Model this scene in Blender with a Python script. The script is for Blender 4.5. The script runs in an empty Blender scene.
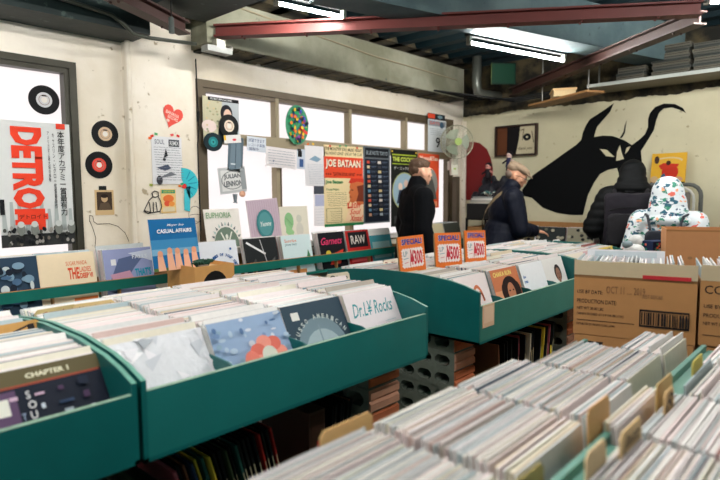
import bpy, bmesh, math, random
from mathutils import Vector, Matrix, noise
random.seed(7)
R = math.radians
scene = bpy.context.scene
COL = scene.collection
# ------------------------------------------------------------------ camera
CAM = Vector((0, 0, 1.45)); FPX = 560.0
_A, _P, _Rl = R(42.6), R(-4.9), R(0.35)
Fw = Vector((math.cos(_A)*math.cos(_P), math.sin(_A)*math.cos(_P), math.sin(_P)))
_r = Vector((math.sin(_A), -math.cos(_A), 0)); _u = _r.cross(Fw)
Rt = _r*math.cos(_Rl) - _u*math.sin(_Rl); Up = _u*math.cos(_Rl) + _r*math.sin(_Rl)
cd = bpy.data.cameras.new('camera'); cam = bpy.data.objects.new('camera', cd); COL.objects.link(cam)
cd.lens = 28.0; cd.sensor_width = 36.0; cd.clip_start = 0.05
M3 = Matrix((Rt, Up, -Fw)).transposed()
cam.matrix_world = Matrix.Translation(CAM) @ M3.to_4x4()
cd.dof.use_dof = True; cd.dof.focus_distance = 3.2; cd.dof.aperture_fstop = 2.0
scene.camera = cam
vs = scene.view_settings
scene.display_settings.display_device = 'sRGB'
vs.view_transform = 'Standard'; vs.look = 'None'; vs.gamma = 1; vs.exposure = 0.86
try: vs.use_curve_mapping = False
except Exception: pass
def _ray(u, v): return Fw + Rt*((u-360)/FPX) + Up*((240-v)/FPX)
def onY(u, v, Y): d = _ray(u, v); return CAM + d*(Y/d.y)
def onX(u, v, X): d = _ray(u, v); return CAM + d*(X/d.x)
def onZ(u, v, Z): d = _ray(u, v); return CAM + d*((Z-CAM.z)/d.z)

WY = 3.78; WX = 6.0
# ------------------------------------------------------------------ materials
_mats = {}
def lin(c):
    return tuple(((x/255)/12.92 if x/255 <= .04045 else (((x/255)+.055)/1.055)**2.4) for x in c)
def mat(c, rough=.6, metal=0, var=.12, scale=30, bump=0, coat=0, spec=.4, key=None):
    k = (tuple(c), rough, metal, var, scale, bump, coat, spec)
    if k in _mats: return _mats[k]
    m = bpy.data.materials.new('mat_%d' % len(_mats)); m.use_nodes = True
    nt = m.node_tree; b = nt.nodes['Principled BSDF']
    l = lin(c)
    b.inputs['Roughness'].default_value = rough; b.inputs['Metallic'].default_value = metal
    b.inputs['Specular IOR Level'].default_value = spec
    if coat: b.inputs['Coat Weight'].default_value = coat; b.inputs['Coat Roughness'].default_value = .12
    b.inputs['Base Color'].default_value = (*l, 1)
    if var or bump:
        tc = nt.nodes.new('ShaderNodeTexCoord'); n = nt.nodes.new('ShaderNodeTexNoise')
        n.inputs['Scale'].default_value = scale; n.inputs['Detail'].default_value = 4
        nt.links.new(tc.outputs['Object'], n.inputs['Vector'])
        if var:
            mr = nt.nodes.new('ShaderNodeMapRange'); mr.inputs[3].default_value = 1-var; mr.inputs[4].default_value = 1+var
            nt.links.new(n.outputs['Fac'], mr.inputs[0])
            mx = nt.nodes.new('ShaderNodeVectorMath'); mx.operation = 'SCALE'
            mx.inputs[0].default_value = l
            nt.links.new(mr.outputs[0], mx.inputs['Scale']); nt.links.new(mx.outputs[0], b.inputs['Base Color'])
        if bump:
            bp = nt.nodes.new('ShaderNodeBump'); bp.inputs['Strength'].default_value = bump; bp.inputs['Distance'].default_value = .01
            nt.links.new(n.outputs['Fac'], bp.inputs['Height']); nt.links.new(bp.outputs[0], b.inputs['Normal'])
    _mats[k] = m
    return m
def C(r, g, b): return mat((r, g, b), .6, 0, .04, 40, 0, 0, .18)
def emis(c, s, key):
    k = ('e', key)
    if k in _mats: return _mats[k]
    m = bpy.data.materials.new('mat_%s' % key); m.use_nodes = True
    nt = m.node_tree; b = nt.nodes['Principled BSDF']
    b.inputs['Base Color'].default_value = (.12, .12, .12, 1); b.inputs['Roughness'].default_value = .6; b.inputs['Specular IOR Level'].default_value = .1
    b.inputs['Emission Color'].default_value = (*c, 1); b.inputs['Emission Strength'].default_value = s
    _mats[k] = m; return m
def stained(c1, c2, scale=1.2, rough=.8, c3=None, bump=.25, fine=14, lo=.42, hi=.62):
    """plaster / concrete: two tones mixed by big soft noise, plus small flecks of a third"""
    k = ('st', c1, c2, scale, c3, lo, hi)
    if k in _mats: return _mats[k]
    m = bpy.data.materials.new('mat_wall_%d' % len(_mats)); m.use_nodes = True
    nt = m.node_tree; b = nt.nodes['Principled BSDF']; b.inputs['Roughness'].default_value = rough
    tc = nt.nodes.new('ShaderNodeTexCoord')
    n = nt.nodes.new('ShaderNodeTexNoise'); n.inputs['Scale'].default_value = scale; n.inputs['Detail'].default_value = 7; n.inputs['Roughness'].default_value = .6
    nt.links.new(tc.outputs['Object'], n.inputs['Vector'])
    r = nt.nodes.new('ShaderNodeValToRGB'); r.color_ramp.elements[0].position = lo; r.color_ramp.elements[1].position = hi
    r.color_ramp.elements[0].color = (*lin(c1), 1); r.color_ramp.elements[1].color = (*lin(c2), 1)
    nt.links.new(n.outputs['Fac'], r.inputs[0])
    out = r.outputs[0]
    n2 = nt.nodes.new('ShaderNodeTexNoise'); n2.inputs['Scale'].default_value = fine; n2.inputs['Detail'].default_value = 8
    nt.links.new(tc.outputs['Object'], n2.inputs['Vector'])
    if c3:
        r2 = nt.nodes.new('ShaderNodeValToRGB'); r2.color_ramp.elements[0].position = .66; r2.color_ramp.elements[1].position = .72
        r2.color_ramp.elements[0].color = (0,)*3+(1,); r2.color_ramp.elements[1].color = (.8,)*3+(1,)
        nt.links.new(n2.outputs['Fac'], r2.inputs[0])
        mx = nt.nodes.new('ShaderNodeMixRGB'); mx.inputs[2].default_value = (*lin(c3), 1)
        nt.links.new(r2.outputs[0], mx.inputs[0]); nt.links.new(out, mx.inputs[1]); out = mx.outputs[0]
    nt.links.new(out, b.inputs['Base Color'])
    bp = nt.nodes.new('ShaderNodeBump'); bp.inputs['Strength'].default_value = bump; bp.inputs['Distance'].default_value = .01
    nt.links.new(n2.outputs['Fac'], bp.inputs['Height']); nt.links.new(bp.outputs[0], b.inputs['Normal'])
    _mats[k] = m; return m
GREEN = mat((8, 94, 92), .38, 0, .16, 9, .05)
GREEN2 = mat((52, 118, 106), .38, 0, .14, 9, .05)
WOOD = mat((176, 128, 78), .6, 0, .2, 20, .1)
CARD = mat((196, 148, 92), .8, 0, .08, 25)
TAN = mat((214, 178, 126), .7, 0, .08, 25)
BLACK = mat((5, 8, 10), .6, 0, .1, 20, 0, 0, .25)
DKMETAL = mat((44, 40, 36), .4, .6, .15, 20)
STEEL = mat((150, 150, 142), .35, .8, .1, 20)
WHITE = C(236, 230, 226)
RUST = mat((94, 38, 33), .55, 0, .25, 6, .1)
# ------------------------------------------------------------------ mesh builder
class MB:
    def __init__(s): s.v = []; s.f = []; s.mi = []; s.m = []
    def mid(s, m):
        if m not in s.m: s.m.append(m)
        return s.m.index(m)
    def add(s, vs_, fs, m):
        o = len(s.v); i = s.mid(m)
        s.v += [tuple(v) for v in vs_]
        for f in fs: s.f.append(tuple(o+k for k in f)); s.mi.append(i)
        return s
    def box(s, a, b, m, T=None):
        x0, y0, z0 = a; x1, y1, z1 = b
        p = [Vector(q) for q in ((x0,y0,z0),(x1,y0,z0),(x1,y1,z0),(x0,y1,z0),(x0,y0,z1),(x1,y0,z1),(x1,y1,z1),(x0,y1,z1))]
        if T is not None: p = [T @ q for q in p]
        return s.add(p, [(0,3,2,1),(4,5,6,7),(0,1,5,4),(1,2,6,5),(2,3,7,6),(3,0,4,7)], m)
    def prism(s, poly, ext, m):
        """poly: list of 3d points, ext: vector"""
        n = len(poly); e = Vector(ext); P = [Vector(p) for p in poly]
        nn = Vector((0,0,0))
        for i in range(n): nn += P[i].cross(P[(i+1) % n])
        if nn.dot(e) > 0: P = P[::-1]
        return s.add(P + [p+e for p in P], [tuple(range(n)), tuple(range(2*n-1, n-1, -1))] + [(i, n+i, n+(i+1) % n, (i+1) % n) for i in range(n)], m)
    def tube(s, pts, r, m, seg=8, caps=True):
        pts = [Vector(p) for p in pts]; rs = r if isinstance(r, (list, tuple)) else [r]*len(pts)
        V = []; F_ = []; n = len(pts); prev = None
        for i, p in enumerate(pts):
            t = (pts[min(i+1, n-1)] - pts[max(i-1, 0)]).normalized()
            if prev is None:
                a = t.orthogonal().normalized()
            else:
                a = (prev - t*prev.dot(t)); a = a.normalized() if a.length > 1e-6 else t.orthogonal().normalized()
            prev = a; b = t.cross(a)
            for k in range(seg):
                an = 2*math.pi*k/seg; V.append(p + (a*math.cos(an) + b*math.sin(an))*rs[i])
        for i in range(n-1):
            for k in range(seg):
                k2 = (k+1) % seg
                F_.append((i*seg+k, i*seg+k2, (i+1)*seg+k2, (i+1)*seg+k))
        if caps: F_.append(tuple(range(seg))[::-1]); F_.append(tuple((n-1)*seg+k for k in range(seg)))
        return s.add(V, F_, m)
    def ell(s, c, r, m, T=None, seg=16, rings=10):
        V = []; c = Vector(c)
        r = (r,)*3 if not isinstance(r, (tuple, list)) else r
        V.append(Vector((0, 0, -1)))
        for i in range(1, rings):
            ph = -math.pi/2 + math.pi*i/rings
            for k in range(seg):
                an = 2*math.pi*k/seg; V.append(Vector((math.cos(ph)*math.cos(an), math.cos(ph)*math.sin(an), math.sin(ph))))
        V.append(Vector((0, 0, 1)))
        V = [Vector((v.x*r[0], v.y*r[1], v.z*r[2])) for v in V]
        if T is not None: V = [T @ v for v in V]
        V = [v+c for v in V]
        F_ = []
        for k in range(seg): F_.append((0, 1+(k+1) % seg, 1+k))
        for i in range(rings-2):
            for k in range(seg):
                k2 = (k+1) % seg; F_.append((1+i*seg+k, 1+i*seg+k2, 1+(i+1)*seg+k2, 1+(i+1)*seg+k))
        L = len(V)-1; b = 1+(rings-2)*seg
        for k in range(seg): F_.append((b+k, b+(k+1) % seg, L))
        return s.add(V, F_, m)
    def cap(s, p0, p1, r0, r1, m, seg=14):
        p0, p1 = Vector(p0), Vector(p1); d = (p1-p0); L = d.length or 1e-6; d /= L
        pts = []; rs = []
        for k in range(5):
            a = -math.pi/2*(1-k/4) ; pts.append(p0 + d*(r0*math.sin(a))); rs.append(max(r0*math.cos(a), 1e-4))
        for k in range(5):
            a = math.pi/2*k/4 ; pts.append(p1 + d*(r1*math.sin(a))); rs.append(max(r1*math.cos(a), 1e-4))
        return s.tube(pts, rs, m, seg)
    def build(s, name, parent=None, smooth=False, loc=None, rz=0):
        me = bpy.data.meshes.new(name); me.from_pydata(s.v, [], s.f)
        for m in s.m: me.materials.append(m)
        me.polygons.foreach_set('material_index', s.mi)
        if smooth: me.polygons.foreach_set('use_smooth', [True]*len(s.f))
        me.update()
        o = bpy.data.objects.new(name, me); COL.objects.link(o)
        if parent is not None: o.parent = parent
        if loc is not None: o.location = loc
        if rz: o.rotation_euler.z = rz
        return o
def tag(o, label, cat, group=None, kind=None):
    if label: o['label'] = label
    if cat: o['category'] = cat
    if group: o['group'] = group
    if kind: o['kind'] = kind
    return o
def empty(name, loc, label, cat, group=None, rz=0):
    o = bpy.data.objects.new(name, None); COL.objects.link(o); o.location = loc; o.rotation_euler.z = rz; o.empty_display_size = .1
    return tag(o, label, cat, group)
def struct(o):
    o['kind'] = 'structure'; return o
def copy_tree(o, parent=None):
    c = o.copy(); COL.objects.link(c); c.parent = parent
    for ch in o.children: copy_tree(ch, c)
    return c
def arc(cx, cy, r, a0, a1, n=16, ry=None):
    ry = r if ry is None else ry
    return [(cx+r*math.cos(R(a0+(a1-a0)*i/n)), cy+ry*math.sin(R(a0+(a1-a0)*i/n))) for i in range(n+1)]
# ------------------------------------------------------------------ text
_tc = {}
def text_mesh(t, bold=0.0, shear=0.0):
    k = (t, bold, shear)
    if k in _tc: return _tc[k]
    cu = bpy.data.curves.new('lettering', 'FONT'); cu.body = t; cu.offset = bold; cu.shear = shear; cu.resolution_u = 2; cu.space_line = .95
    o = bpy.data.objects.new('lettering', cu); COL.objects.link(o)
    dg = bpy.context.evaluated_depsgraph_get()
    me = bpy.data.meshes.new_from_object(o.evaluated_get(dg))
    V = [(v.co.x, v.co.y) for v in me.vertices]; F_ = [tuple(p.vertices) for p in me.polygons]
    bpy.data.objects.remove(o); bpy.data.curves.remove(cu); bpy.data.meshes.remove(me)
    if not V: V = [(0, 0), (1, 0), (0, 1)]; F_ = []
    xs = [v[0] for v in V]; ys = [v[1] for v in V]
    x0, x1, y0, y1 = min(xs), max(xs), min(ys), max(ys)
    V = [((x-x0)/max(x1-x0, 1e-6), (y-y0)/max(y1-y0, 1e-6)) for x, y in V]
    _tc[k] = (V, F_); return _tc[k]
def paint(mb, O, u, v, w, h, shapes, lift=.0006, step=.0004):
    """flat art on a sheet: O centre of face, u/v unit vectors, shapes in 0..1 coordinates"""
    u = Vector(u).normalized(); v = Vector(v).normalized(); n = u.cross(v)
    O = Vector(O) - u*w/2 - v*h/2; d = lift
    for s in shapes:
        k = s[0]; m = s[-1]; m = C(*m) if isinstance(m, tuple) else m
        if k == 'rect':
            P = [(s[1], s[2]), (s[3], s[2]), (s[3], s[4]), (s[1], s[4])]; F_ = [(0, 1, 2, 3)]
        elif k == 'poly':
            P = s[1]; n_ = len(P)
            ar = sum(P[i][0]*P[(i+1) % n_][1]-P[(i+1) % n_][0]*P[i][1] for i in range(n_))
            if ar < 0: P = P[::-1]
            F_ = [tuple(range(n_))]
        elif k == 'ell':
            P = [(s[1]+s[3]*math.cos(2*math.pi*i/20), s[2]+s[4]*math.sin(2*math.pi*i/20)) for i in range(20)]; F_ = [tuple(range(20))]
        elif k == 'ring':   # cx cy rx ry width a0 a1
            _, cx, cy, rx, ry, wd, a0, a1, _m = s; N = 24; P = []
            for i in range(N+1):
                a = R(a0+(a1-a0)*i/N); P += [(cx+rx*math.cos(a), cy+ry*math.sin(a)), (cx+(rx-wd)*math.cos(a), cy+(ry-wd)*math.sin(a))]
            F_ = [(2*i, 2*i+2, 2*i+3, 2*i+1) for i in range(N)]
        elif k == 'line':   # pts, width
            pts = s[1]; wd = s[2]; P = []; F_ = []
            for i in range(len(pts)-1):
                a = Vector((pts[i][0]*w, pts[i][1]*h)); b = Vector((pts[i+1][0]*w, pts[i+1][1]*h)); t = (b-a)
                if t.length < 1e-6: continue
                t = t.normalized(); q = Vector((-t.y, t.x))*wd/2; o = len(P)
                for c in (a-q-t*wd*.3, b-q+t*wd*.3, b+q+t*wd*.3, a+q-t*wd*.3): P.append((c.x/w, c.y/h))
                F_.append((o, o+1, o+2, o+3))
        elif k in ('text', 'btext', 'itext', 'vtext', 'rtext'):
            t = s[1]; a = s[2:6]
            if k == 'vtext': t = '\n'.join(t)
            V, F_ = text_mesh(t, {'btext': .035, 'rtext': .055}.get(k, .008), .4 if k == 'itext' else 0)
            if k == 'rtext': V = [(y, 1-x) for x, y in V]       # turned a quarter clockwise
            P = [(a[0]+x*(a[2]-a[0]), a[1]+y*(a[3]-a[1])) for x, y in V]
        elif k == 'ltext':   # tilted letter: char cx cy size angle
            _, t, cx, cy, sz, an, _m = s
            V, F_ = text_mesh(t, .03); ca, sa = math.cos(R(an)), math.sin(R(an))
            P = [(cx+((x-.5)*.7*ca-(y-.5)*sa)*sz, cy+((x-.5)*.7*sa+(y-.5)*ca)*sz) for x, y in V]
        mb.add([O + u*(p[0]*w) + v*(p[1]*h) + n*d for p in P], F_, m); d += step
    return mb
def arct(t, cx, cy, r, a0, a1, sz, col):
    n = len(t)-1; out = []
    for i, ch in enumerate(t):
        if ch == ' ': continue
        a = a0+(a1-a0)*i/n; out.append(('ltext', ch, cx+r*math.cos(R(a)), cy+r*math.sin(R(a)), sz, a-90, col))
    return out
def scrib(n, x0, y0, x1, y1, col, seed=0, wd=.002, step=1):
    """lines of small print / handwriting"""
    rr = random.Random(seed); o = []
    for i in range(n):
        y = y1-(y1-y0)*(i+.5)/n; x = x0
        while x < x1-.02:
            L = rr.uniform(.04, .16)*(x1-x0)*step; o.append(('line', [(x, y+rr.uniform(-.004, .004)), (min(x+L, x1), y+rr.uniform(-.004, .004))], wd, col)); x += L+.03*(x1-x0)
    return o
def face(cx, cy, s, skin, hair, asp=1):
    d = (max(0, skin[0]-60), max(0, skin[1]-60), max(0, skin[2]-50))
    return [('ell', cx, cy+s*.25, s*1.0, s*1.15*asp, hair), ('ell', cx, cy, s*.68, s*.95*asp, skin), ('rect', cx-s*.3, cy-s*1.4, cx+s*.3, cy-s*.8, skin),
            ('ell', cx-s*.26, cy+s*.15, s*.12, s*.07, d), ('ell', cx+s*.26, cy+s*.15, s*.12, s*.07, d), ('ell', cx, cy-s*.42, s*.2, s*.08, d), ('line', [(cx, cy+s*.1), (cx+s*.06, cy-s*.15)], .003, d)]
UX = Vector((1, 0, 0)); UZ = Vector((0, 0, 1)); UNY = Vector((0, -1, 0))
def sheet_mb(O, u, v, w, h, base, shapes, th=.002, edge=None):
    u = Vector(u).normalized(); v = Vector(v).normalized(); n = u.cross(v); O = Vector(O)
    T = Matrix((u, v, n)).transposed().to_4x4(); T.translation = O
    mb = MB(); b = C(*base) if isinstance(base, tuple) else base
    mb.box((-w/2, -h/2, -th), (w/2, h/2, 0), b, T)
    paint(mb, O, u, v, w, h, shapes); return mb
def wall_sheet(name, label, cat, x0, y0, x1, y1, base, shapes, Y=3.73, rot=0, th=.002, group=None, parent=None):
    """paper on the window wall: pixel corners are only used to read off its real place on that wall"""
    a = onY(x0, (y0+y1)/2, Y); b = onY(x1, (y0+y1)/2, Y); t = onY((x0+x1)/2, y0, Y); c = onY((x0+x1)/2, y1, Y)
    O = Vector(((a.x+b.x)/2, Y, (t.z+c.z)/2)); w = b.x-a.x; h = t.z-c.z
    u = Vector((math.cos(R(rot)), 0, math.sin(R(rot)))); v = Vector((-math.sin(R(rot)), 0, math.cos(R(rot))))
    mb = sheet_mb((0, 0, 0), u, v, w, h, base, shapes, th)
    o = mb.build(name, parent, loc=O); tag(o, label, cat, group); return o
def lp_mb(w, h, th, base, shapes, edge=None, disc=True):
    mb = MB(); b = C(*base) if isinstance(base, tuple) else base
    e = C(*(edge or (214, 206, 200)))
    mb.box((-w/2, 0, 0), (w/2, th*.9, h), b)
    mb.box((-w/2+.002, th*.25, h-.0001), (w/2-.002, th*.6, h+.0012), e)       # open mouth of the sleeve
    mb.box((-w/2-.0008, th*.1, .002), (-w/2+.0001, th*.8, h-.002), e)            # spine
    paint(mb, (0, 0, h/2), (1, 0, 0), (0, 0, 1), w, h, shapes)
    return mb
def lp(label, x, y, z, base, shapes, lean=12, rz=0, group=None, w=.312, h=.312, th=.006, roll=0):
    o = lp_mb(w, h, th, base, shapes).build('vinyl_record')
    o.location = (x, y, z); o.rotation_euler = (R(-lean), R(roll), R(rz))
    return tag(o, label, 'record', group)
# ================================================================== SETTING
plaster = stained((222, 211, 190), (238, 230, 216), 1.1, .8, (150, 132, 96))
plaster_r = stained((194, 188, 156), (220, 214, 184), .7, .8, (150, 140, 108), lo=.35, hi=.7)
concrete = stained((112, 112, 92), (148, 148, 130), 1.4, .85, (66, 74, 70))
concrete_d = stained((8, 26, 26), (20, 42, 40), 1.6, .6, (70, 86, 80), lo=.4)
soot_shade = stained((30, 30, 24), (88, 78, 54), 5, .9, (16, 18, 16))  # dark mix that paints shade as well as sooty wall tops
deckm = mat((12, 34, 40), .5, .2, .2, 5, .1)
framem = mat((92, 80, 62), .5, .2, .25, 9, .08)
frame_dk = mat((62, 60, 50), .4, .3, .2, 9, .05)
bare = mat((150, 138, 112), .6, .1, .15, 9, .05)
fl = MB(); fl.box((-3, -3, -.05), (WX+.3, WY+.4, 0), stained((58, 56, 52), (84, 80, 74), 2, .7, (40, 38, 36))); struct(fl.build('floor'))
# ceiling: ribbed steel deck
ce = MB(); pts = []; x = -3.0
while x < WX+.4:
    pts += [(x, 2.93), (x+.11, 2.93), (x+.15, 2.99), (x+.26, 2.99)]; x += .30
for i in range(len(pts)-1):
    (xa, za), (xb, zb) = pts[i], pts[i+1]
    ce.add([(xa, -3, za), (xb, -3, zb), (xb, WY+.4, zb), (xa, WY+.4, za)], [(0, 3, 2, 1)], deckm)
    ce.add([(xa, -3, za+.01), (xb, -3, zb+.01), (xb, WY+.4, zb+.01), (xa, WY+.4, za+.01)], [(0, 1, 2, 3)], deckm)
struct(ce.build('ceiling'))
# left (window) wall with two openings
W1 = (-1.2, 1.455, .93, 2.275); W2 = (2.31, 5.76, .95, 2.30)
w = MB(); y0, y1 = WY, WY+.16
def wallrect(a, b, c, d): w.box((a, y0, b), (c, y1, d), plaster)
wallrect(-3, 0, W1[0], 3); wallrect(W1[0], 0, W1[1], W1[2]); wallrect(W1[0], W1[3], W1[1], 3)
wallrect(W1[1], 0, W2[0], 3); wallrect(W2[0], 0, W2[1], W2[2]); wallrect(W2[0], W2[3], W2[1], 3); wallrect(W2[1], 0, WX, 3)
w.box((1.755, 3.70, 0), (2.235, WY, 2.62), plaster)       # pier
w.tube([(1.762, 3.702, 0), (1.762, 3.702, 2.55)], .018, plaster, 10)
struct(w.build('wall_left'))
w = MB(); w.box((WX, -3, 0), (WX+.16, WY+.16, 2.50), plaster_r)
# ragged sooty band topping the right wall, with the recess shadow painted in
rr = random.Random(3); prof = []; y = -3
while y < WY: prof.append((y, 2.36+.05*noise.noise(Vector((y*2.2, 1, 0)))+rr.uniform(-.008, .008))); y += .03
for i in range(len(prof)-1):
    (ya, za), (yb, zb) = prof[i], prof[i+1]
    w.add([(WX-.004, ya, za), (WX-.004, yb, zb), (WX-.004, yb, 2.5), (WX-.004, ya, 2.5)], [(0, 3, 2, 1)], soot_shade)
w.box((WX+.02, -3, 2.5), (WX+.16, WY+.16, 3.0), soot_shade)  # dark colour paints the shadow of the recess above the wall
w.tube([(WX-.03, WY-.03, 0), (WX-.03, WY-.03, 2.3)], .03, plaster, 10)
struct(w.build('wall_right'))
# windows
glass = emis((1.0, .915, .91), .555, 'window_daylight')
def window(name, wn, mull, dk, fr):
    a, b, z0, z1 = wn
    root = bpy.data.objects.new(name, None); COL.objects.link(root); root.location = (a, WY, z0); struct(root)
    m = MB(); t = .055 if name == 'window_2' else .042; L = b-a; H = z1-z0
    for q in (((0, -.012, 0), (t, .1, H)), ((L-t, -.012, 0), (L, .1, H)), ((t, -.012, H-t), (L-t, .1, H)), ((t, -.012, 0), (L-t, .1, t))): m.box(*q, fr)
    o = m.build('window_frame', root)
    m = MB()
    for q in (((t, .0, 0+t), (t+.03, .07, H-t)), ((L-t-.03, .0, t), (L-t, .07, H-t)), ((t+.03, .0, H-t-.03), (L-t-.03, .07, H-t))): m.box(*q, dk)
    if name == 'window_2': m.box((t, -.008, .88), (L-t, .06, .965), bare)
    for x_ in mull:
        m.box((x_-a-.018, -.004, .05), (x_-a+.018, .065, H-t), bare); m.box((x_-a+.03, .01, .05), (x_-a+.05, .065, .88), dk)
    m.build('window_bars', root)
    g = MB(); g.box((t, .07, t), (L-t, .075, H-t), glass); g.build('window_pane', root)
    return root
window('window_1', W1, [.0], frame_dk, frame_dk)
window('window_2', W2, [3.08, 3.98, 4.86, 5.30], framem, framem)
# beams
b = MB(); b.box((2.24, 3.50, 2.50), (5.55, WY, 2.82), concrete)
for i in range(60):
    xx = 2.3+i*.056; b.box((xx, 3.51+rr.uniform(0, .02), 2.485+rr.uniform(0, .012)), (xx+.057, WY, 2.503), soot_shade)  # dark strips paint the shade on the beam's underside
b.tube([(2.4, 3.49, 2.80), (4.0, 3.485, 2.70), (5.4, 3.49, 2.68)], .006, bare, 6)
o = struct(b.build('trim_1'))
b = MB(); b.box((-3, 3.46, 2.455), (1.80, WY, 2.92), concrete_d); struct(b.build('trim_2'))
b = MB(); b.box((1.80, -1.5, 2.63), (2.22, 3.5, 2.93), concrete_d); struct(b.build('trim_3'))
# cross beam, skewed in plan
p0 = Vector((2.4, 2.62, 2.60)); p1 = Vector((5.95, 1.60, 2.60)); d = (p1-p0).normalized(); nn = Vector((-d.y, d.x, 0))
b = MB(); b.prism([p0, p1, p1-nn*.25, p0-nn*.25], (0, 0, .33), stained((62, 82, 86), (88, 108, 110), 1.5, .8, (50, 66, 70))); struct(b.build('trim_4'))
b = MB(); b.box((-3, 3.60, 2.93), (WX, WY, 3.0), soot_shade); struct(b.build('trim_5'))
# ------------------------------------------------------------------ steel braces
def ibeam(label, p0, p1, w=.10, h=.10, m=RUST, group=None):
    p0 = Vector(p0); p1 = Vector(p1); d = (p1-p0); L = d.length; d.normalize(); s = d.cross(UZ).normalized(); up = s.cross(d)
    T = Matrix((d, s, up)).transposed().to_4x4()
    root = empty('steel_brace', p0, label, 'steel beam', group)
    q = MB(); q.box((0, -w/2, -.0), (L, w/2, .012), m, T); q.box((0, -w/2, h-.012), (L, w/2, h), m, T); 
    for k in range(int(L/.45)):
        for sg in (-1, 1): q.ell(T @ Vector((.2+k*.45, sg*w*.3, -.004)), .009, m, seg=6, rings=4)
    q.build('flange', root)
    q = MB(); q.box((0, -.006, .012), (L, .006, h-.012), m, T); q.build('web', root)
    return root
ibeam('long red steel brace crossing the room below the ceiling', (2.30, 3.48, 2.535), (4.05, .86, 2.52), .09, .085)
ibeam('short brown steel brace at the top left by the wall pier', (2.02, 3.42, 2.49), (.55, 2.72, 2.52), .09, .085, mat((64, 38, 32), .5, 0, .2, 6))
ibeam('dark brown steel brace running back to the far corner, its end lit orange', (4.25, .9, 2.52), (5.85, 3.05, 2.50), .10, .09, mat((58, 34, 28), .5, 0, .2, 6))
# conduit at the top left
def pipe(name, label, cat, pts, r, m, seg=10):
    root = pts[0]; q = MB(); q.tube([Vector(p)-Vector(root) for p in pts], r, m, seg); return tag(q.build(name, smooth=True, loc=root), label, cat)
pp = [onY(40, -8, 3.42), onY(85, 6, 3.42), onY(112, 15, 3.42), onY(124, 24, 3.42), onY(133, 34, 3.43), onY(150, 38, 3.43), onY(196, 44, 3.46)]
pipe('cable_conduit', 'dark bent conduit running along the dark beam at top left', 'conduit', pp, .012, mat((70, 74, 66), .4, .3))
pp = [(2.2, 3.42, 2.50), (1.98, 3.35, 2.46), (1.6, 3.2, 2.475)]
c0 = onY(203, 47, 3.6)
q = MB(); q.box((-.10, -.04, -.02), (.10, .04, .02), mat((150, 152, 148), .5)); q.box((-.02, -.03, .02), (.05, .03, .07), STEEL); q.ell((.11, 0, .03), .022, STEEL)
root = q.build('spotlight_bracket', loc=(2.28, 3.44, 2.44)); tag(root, 'small white spotlight bracket under the pier head', 'bracket')
q = MB(); q.tube([(0, 0, 0), (.01, .0, -.5), (-.005, 0, -.62), (.0, .0, -1.25)], .005, BLACK, 6); q.cap((.007, 0, -.38), (.005, 0, -.44), .011, .011, BLACK); tag(q.build('hanging_cable', loc=(2.262, 3.69, 2.42)), 'thin cable hanging down the wall beside the wide window', 'cable')
pipe('vent_pipe', 'grey vertical pipe with an elbow near the far corner', 'pipe', [Vector(p) for p in ((5.50, 3.30, 2.92), (5.50, 3.30, 2.62), (5.52, 3.30, 2.55), (5.58, 3.28, 2.52), (5.82, 3.2, 2.52))], .05, mat((120, 124, 116), .35, .6), 14)
q = sheet_mb((0, 0, 0), (.74, -.67, 0), (0, 0, 1), .27, .22, (10, 36, 26), [('rect', .05, .06, .95, .94, (18, 60, 42)), ('rect', .0, 0, .03, 1, (90, 100, 50))], .012)
tag(q.build('green_board', loc=(5.45, 2.95, 2.68)), 'green board hung in the dark gap above the far corner', 'board')
q = MB()
for i in range(3):
    pts_ = [Vector((4.9, 3.45, 2.50+.02*i)), Vector((5.3, 3.2-.1*i, 2.42+.02*i)), Vector((5.6, 2.9, 2.44)), Vector((5.8, 2.4, 2.50))]; q.tube([p-pts_[0] for p in pts_], .008, BLACK, 6)
tag(q.build('loose_cables', loc=(4.9, 3.45, 2.5)), 'tangle of black cables sagging in the far ceiling corner', 'cable')
# shelf on the right wall near the ceiling with flattened cartons
rail = empty('high_shelf', (WX-.25, .3, 2.44), 'thin white-edged shelf high on the right wall', 'shelf')
q = MB(); q.box((-.22, .3, 0), (.24, 1.80, .02), mat((120, 112, 92), .6)); q.build('board', rail)
q = MB(); q.box((-.235, .3, -.008), (-.22, 1.80, .022), mat((176, 182, 176), .4, .4)); q.build('edge_rail', rail)
for yy in (.4, 1.7):
    q = MB(); q.tube([(-.2, yy, .0), (-.2, yy, .5)], .008, STEEL, 6); q.build('hanging_rod', rail)
for k, (yy, n_, lab) in enumerate(((1.40, 11, 'tall stack of flattened grey cartons on the high shelf'), (1.07, 10, 'second stack of flattened cartons, nearer the red crate on the high shelf'), (1.72, 5, 'low stack of dark cartons at the left end of the high shelf'))):
    for i in range(n_):
        q = MB(); m_ = mat(((84, 84, 76), (100, 96, 84), (66, 70, 66))[i % 3], .8); W_ = .3 if k < 2 else .24
        q.box((-.17, -W_/2, 0), (.17, W_/2, .024), m_); q.box((-.172, -W_/2+.01, .010), (-.17, W_/2-.01, .014), BLACK)
        o = q.build('flattened_carton', loc=(WX-.25+rr.uniform(-.01, .01), yy+rr.uniform(-.015, .015), 2.46+i*.0245), rz=R(rr.uniform(-3, 3)))
        tag(o, 'flattened carton in the ' + lab.split(' of ')[0].replace('tall stack', 'tallest stack') + (' beside the red crate' if k == 1 else ' at the dark left end' if k == 2 else '') + ' on the high shelf', 'carton', lab)
q = MB(); q.box((-.12, -.12, 0), (.12, .12, .26), mat((120, 24, 20), .5))
for i in range(4): q.box((-.125, -.1, .03+i*.06), (-.12, .1, .05+i*.06), mat((190, 60, 40), .5))
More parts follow.
